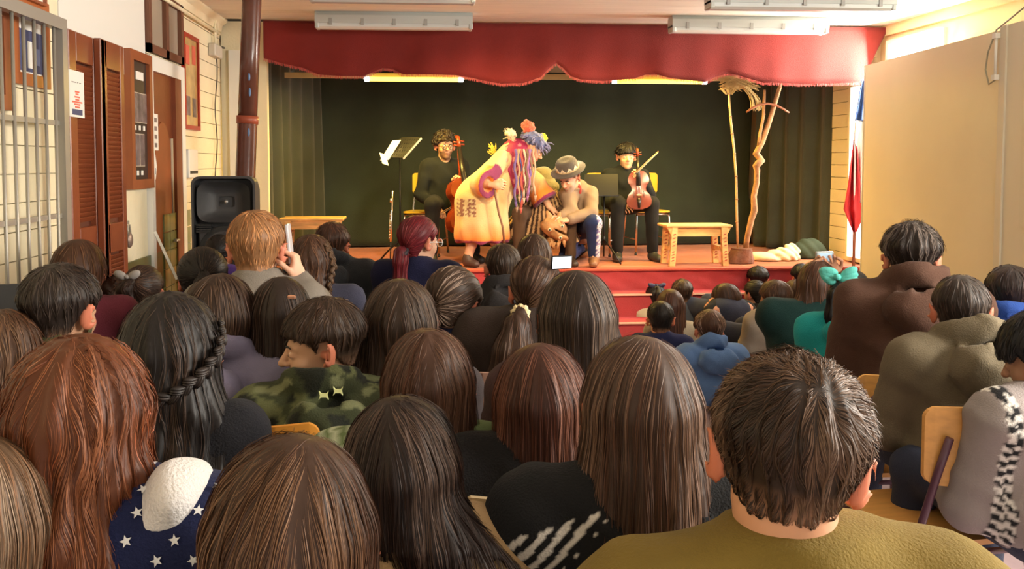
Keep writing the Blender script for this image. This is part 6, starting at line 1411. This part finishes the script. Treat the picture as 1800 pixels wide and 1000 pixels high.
# carved wooden puppet between the performers
pc = W(973,400,7.35); t = thing('puppet', 'carved brown animal puppet with white eyes below the joined hands', 'puppet', W(975,430,7.35)); pb = mat('puppet_wood', (.40,.20,.08), .6, bump=.8, bscale=30, var=.35, vscale=12); pl_ = np.array(t.location)
def pf_(P_):
    d = ell(P_, pc, (.12,.09,.085), roty(.35)); d = smin(d, ell(P_, pc+(.05,-.02,-.065), (.085,.07,.045), roty(.5)), .03); d = smin(d, cone(P_, pc+(-.02,0,.07), pc+(-.06,0,.14), .03,.015), .02); d = smin(d, cone(P_, pc+(.04,0,.07), pc+(.05,0,.13), .03,.013), .02)
    return smax(d, -ell(P_, pc+(.07,-.06,-.045), (.09,.06,.009), roty(.5)), .006)+nz(P_, 50)*.006
V, F = sdfmesh(pf_, pc-.22, pc+.22, .008); addmesh('head', npmesh('head', V-pl_, F), pb, t)
for a,b in ((988,398),(966,404),(985,418)): q = W(a,b,7.25); MB().ell(q, (.016,.010,.016)).build('eye', mat('bone_white', (.75,.62,.42), .5), t); MB().ell(q+(0,-.010,0), (.009,.006,.009)).build('pupil', blackm, t)
m = MB()
for k in range(12): q = W(972+rng.uniform(-18,20), 422+rng.uniform(-4,6), 7.3); m.tube([q, q+(rng.normal(0,.01),0,-.06)], [.014,.006], 6)
m.build('fringe', pb, t, kind='stuff'); MB().tube([pc+(0,.02,-.05), pc+(-.05,.03,-.25), (pc[0]-.07,pc[1]+.05,SZ+.01)], [.04,.03,.03], 8).build('support', pb, t)

# kneeling man in the tan jacket
Y = 7.5; s = 1.05; hc = W(1001,313,Y+.0); HR = rotz(-math.radians(222))@rotx(math.radians(-30)); P = lambda a, b, d=0: W(a, b, Y+d)
J = {'R': rotz(-math.radians(215)), 's': s, 'sw': .38, 'nb': P(1018,331,.12), 'pel': P(1010,402,.32), 'up': unit(P(1018,331,.12)-P(1010,402,.32)),
     'shR': P(1001,345,.05), 'shL': P(1037,340,.10), 'elR': P(1004,372,-.05), 'wrR': P(986,384,-.12), 'elL': P(1040,373,-.06), 'wrL': P(1001,386,-.16),
     'hipR': P(1002,405,.28), 'hipL': P(1022,402,.26), 'knL': P(1043,392,-.16), 'anL': P(1044,450,-.12), 'toL': P(1043,466,-.25), 'knR': P(998,450,.05), 'anR': P(1020,455,.42), 'toR': P(1028,462,.52)}
J['anL'][2] = SZ+.085; J['toL'][2] = SZ+.035; J['knR'][2] = SZ+.07; J['anR'][2] = SZ+.10; J['toR'][2] = SZ+.035
r = thing('person', 'bearded man in tan jacket and dark hat kneeling on one knee', 'person', (J['pel'][0], J['pel'][1], SZ)); rl = np.array(r.location)
def pst(V, o0, J_):
    a, b = J_['knL'], J_['anL']; u = unit(b-a); x = (V-a)[:,0]; on = (x > .025) & (V[:,2] < a[2]+.07) & (V[:,0] > J_['pel'][0]+.03) & (V[:,1] < J_['pel'][1]-.1); d = (np.sin(V[:,2]*210)*np.sin(V[:,1]*160) > -.1)[:,None]; base = np.tile((.020,.030,.095), (len(V),1)); return np.where(on[:,None], np.where(d, (.72,.68,.70), (.16,.13,.30)), base)
body_parts(r, hc, HR, J, s, skin=(.68,.36,.25), beard=(.42,.34,.28), top=(.27,.185,.13), top_name='jacket', pants_col=pst, shoes=(.22,.10,.045), handk=('grip','grip'), hid=.009, res=.016, topres=.013, top_bottom=-.10, collar=.01, fd={'L': (np.array((-.9,-.3,-.1)), np.array((0,.3,-1))), 'R': (np.array((-.9,-.2,.1)), np.array((0,-.5,-1)))})
hair(r, hc, HR, s, 'short', 50, (.20,.15,.12), thick=.012, nape=-.08); eyes_parts(r, hc, HR, s)
hm = mat('felt_grey', (.075,.060,.052), .9, sheen=.4, bump=.3, bscale=80); hcen = hc+HR@np.array((0,-.015,.072))*s
hat = MB(); A_ = HR@np.array((0,0,1.)); hat.lathe([(.155,-.006),(.16,.0),(.155,.006),(.102,.012),(.100,.05),(.092,.085),(.078,.102),(.04,.098),(.001,.092)], hcen, 28, A_).build('hat', hm, r)
zb_ = MB(); R0 = np.array(Vector((0,0,1)).rotation_difference(Vector(A_)).to_matrix())
for k in range(10):
    a0, a1, am = 2*PI*k/10, 2*PI*(k+1)/10, 2*PI*(k+.5)/10; q = lambda a, z, rad: hcen+R0@np.array((rad*math.cos(a), rad*math.sin(a), z)); zb_.add([q(a0,.016,.105), q(a1,.016,.105), q(am,.060,.1035), q(a0,.016,.102), q(a1,.016,.102), q(am,.060,.1005)], [(0,1,2),(5,4,3),(0,3,4,1),(1,4,5,2),(2,5,3,0)])
zb_.build('hat_zigzag', mat('zigzag_cream', (.70,.58,.45), .8), r)
MB().lathe([(.104,.010),(.106,.014),(.106,.022),(.103,.024)], hcen, 28, A_).build('hat_band', mat('band_tan', (.40,.28,.16), .8), r)
sc_ = MB(); torus(sc_, hc+HR@np.array((0,-.025,-.12))*s, HR@rotx(.25), .060, .014, 20, 8, .2); sc_.build('neckerchief', mat('neck_red', (.45,.05,.04), .8), r)
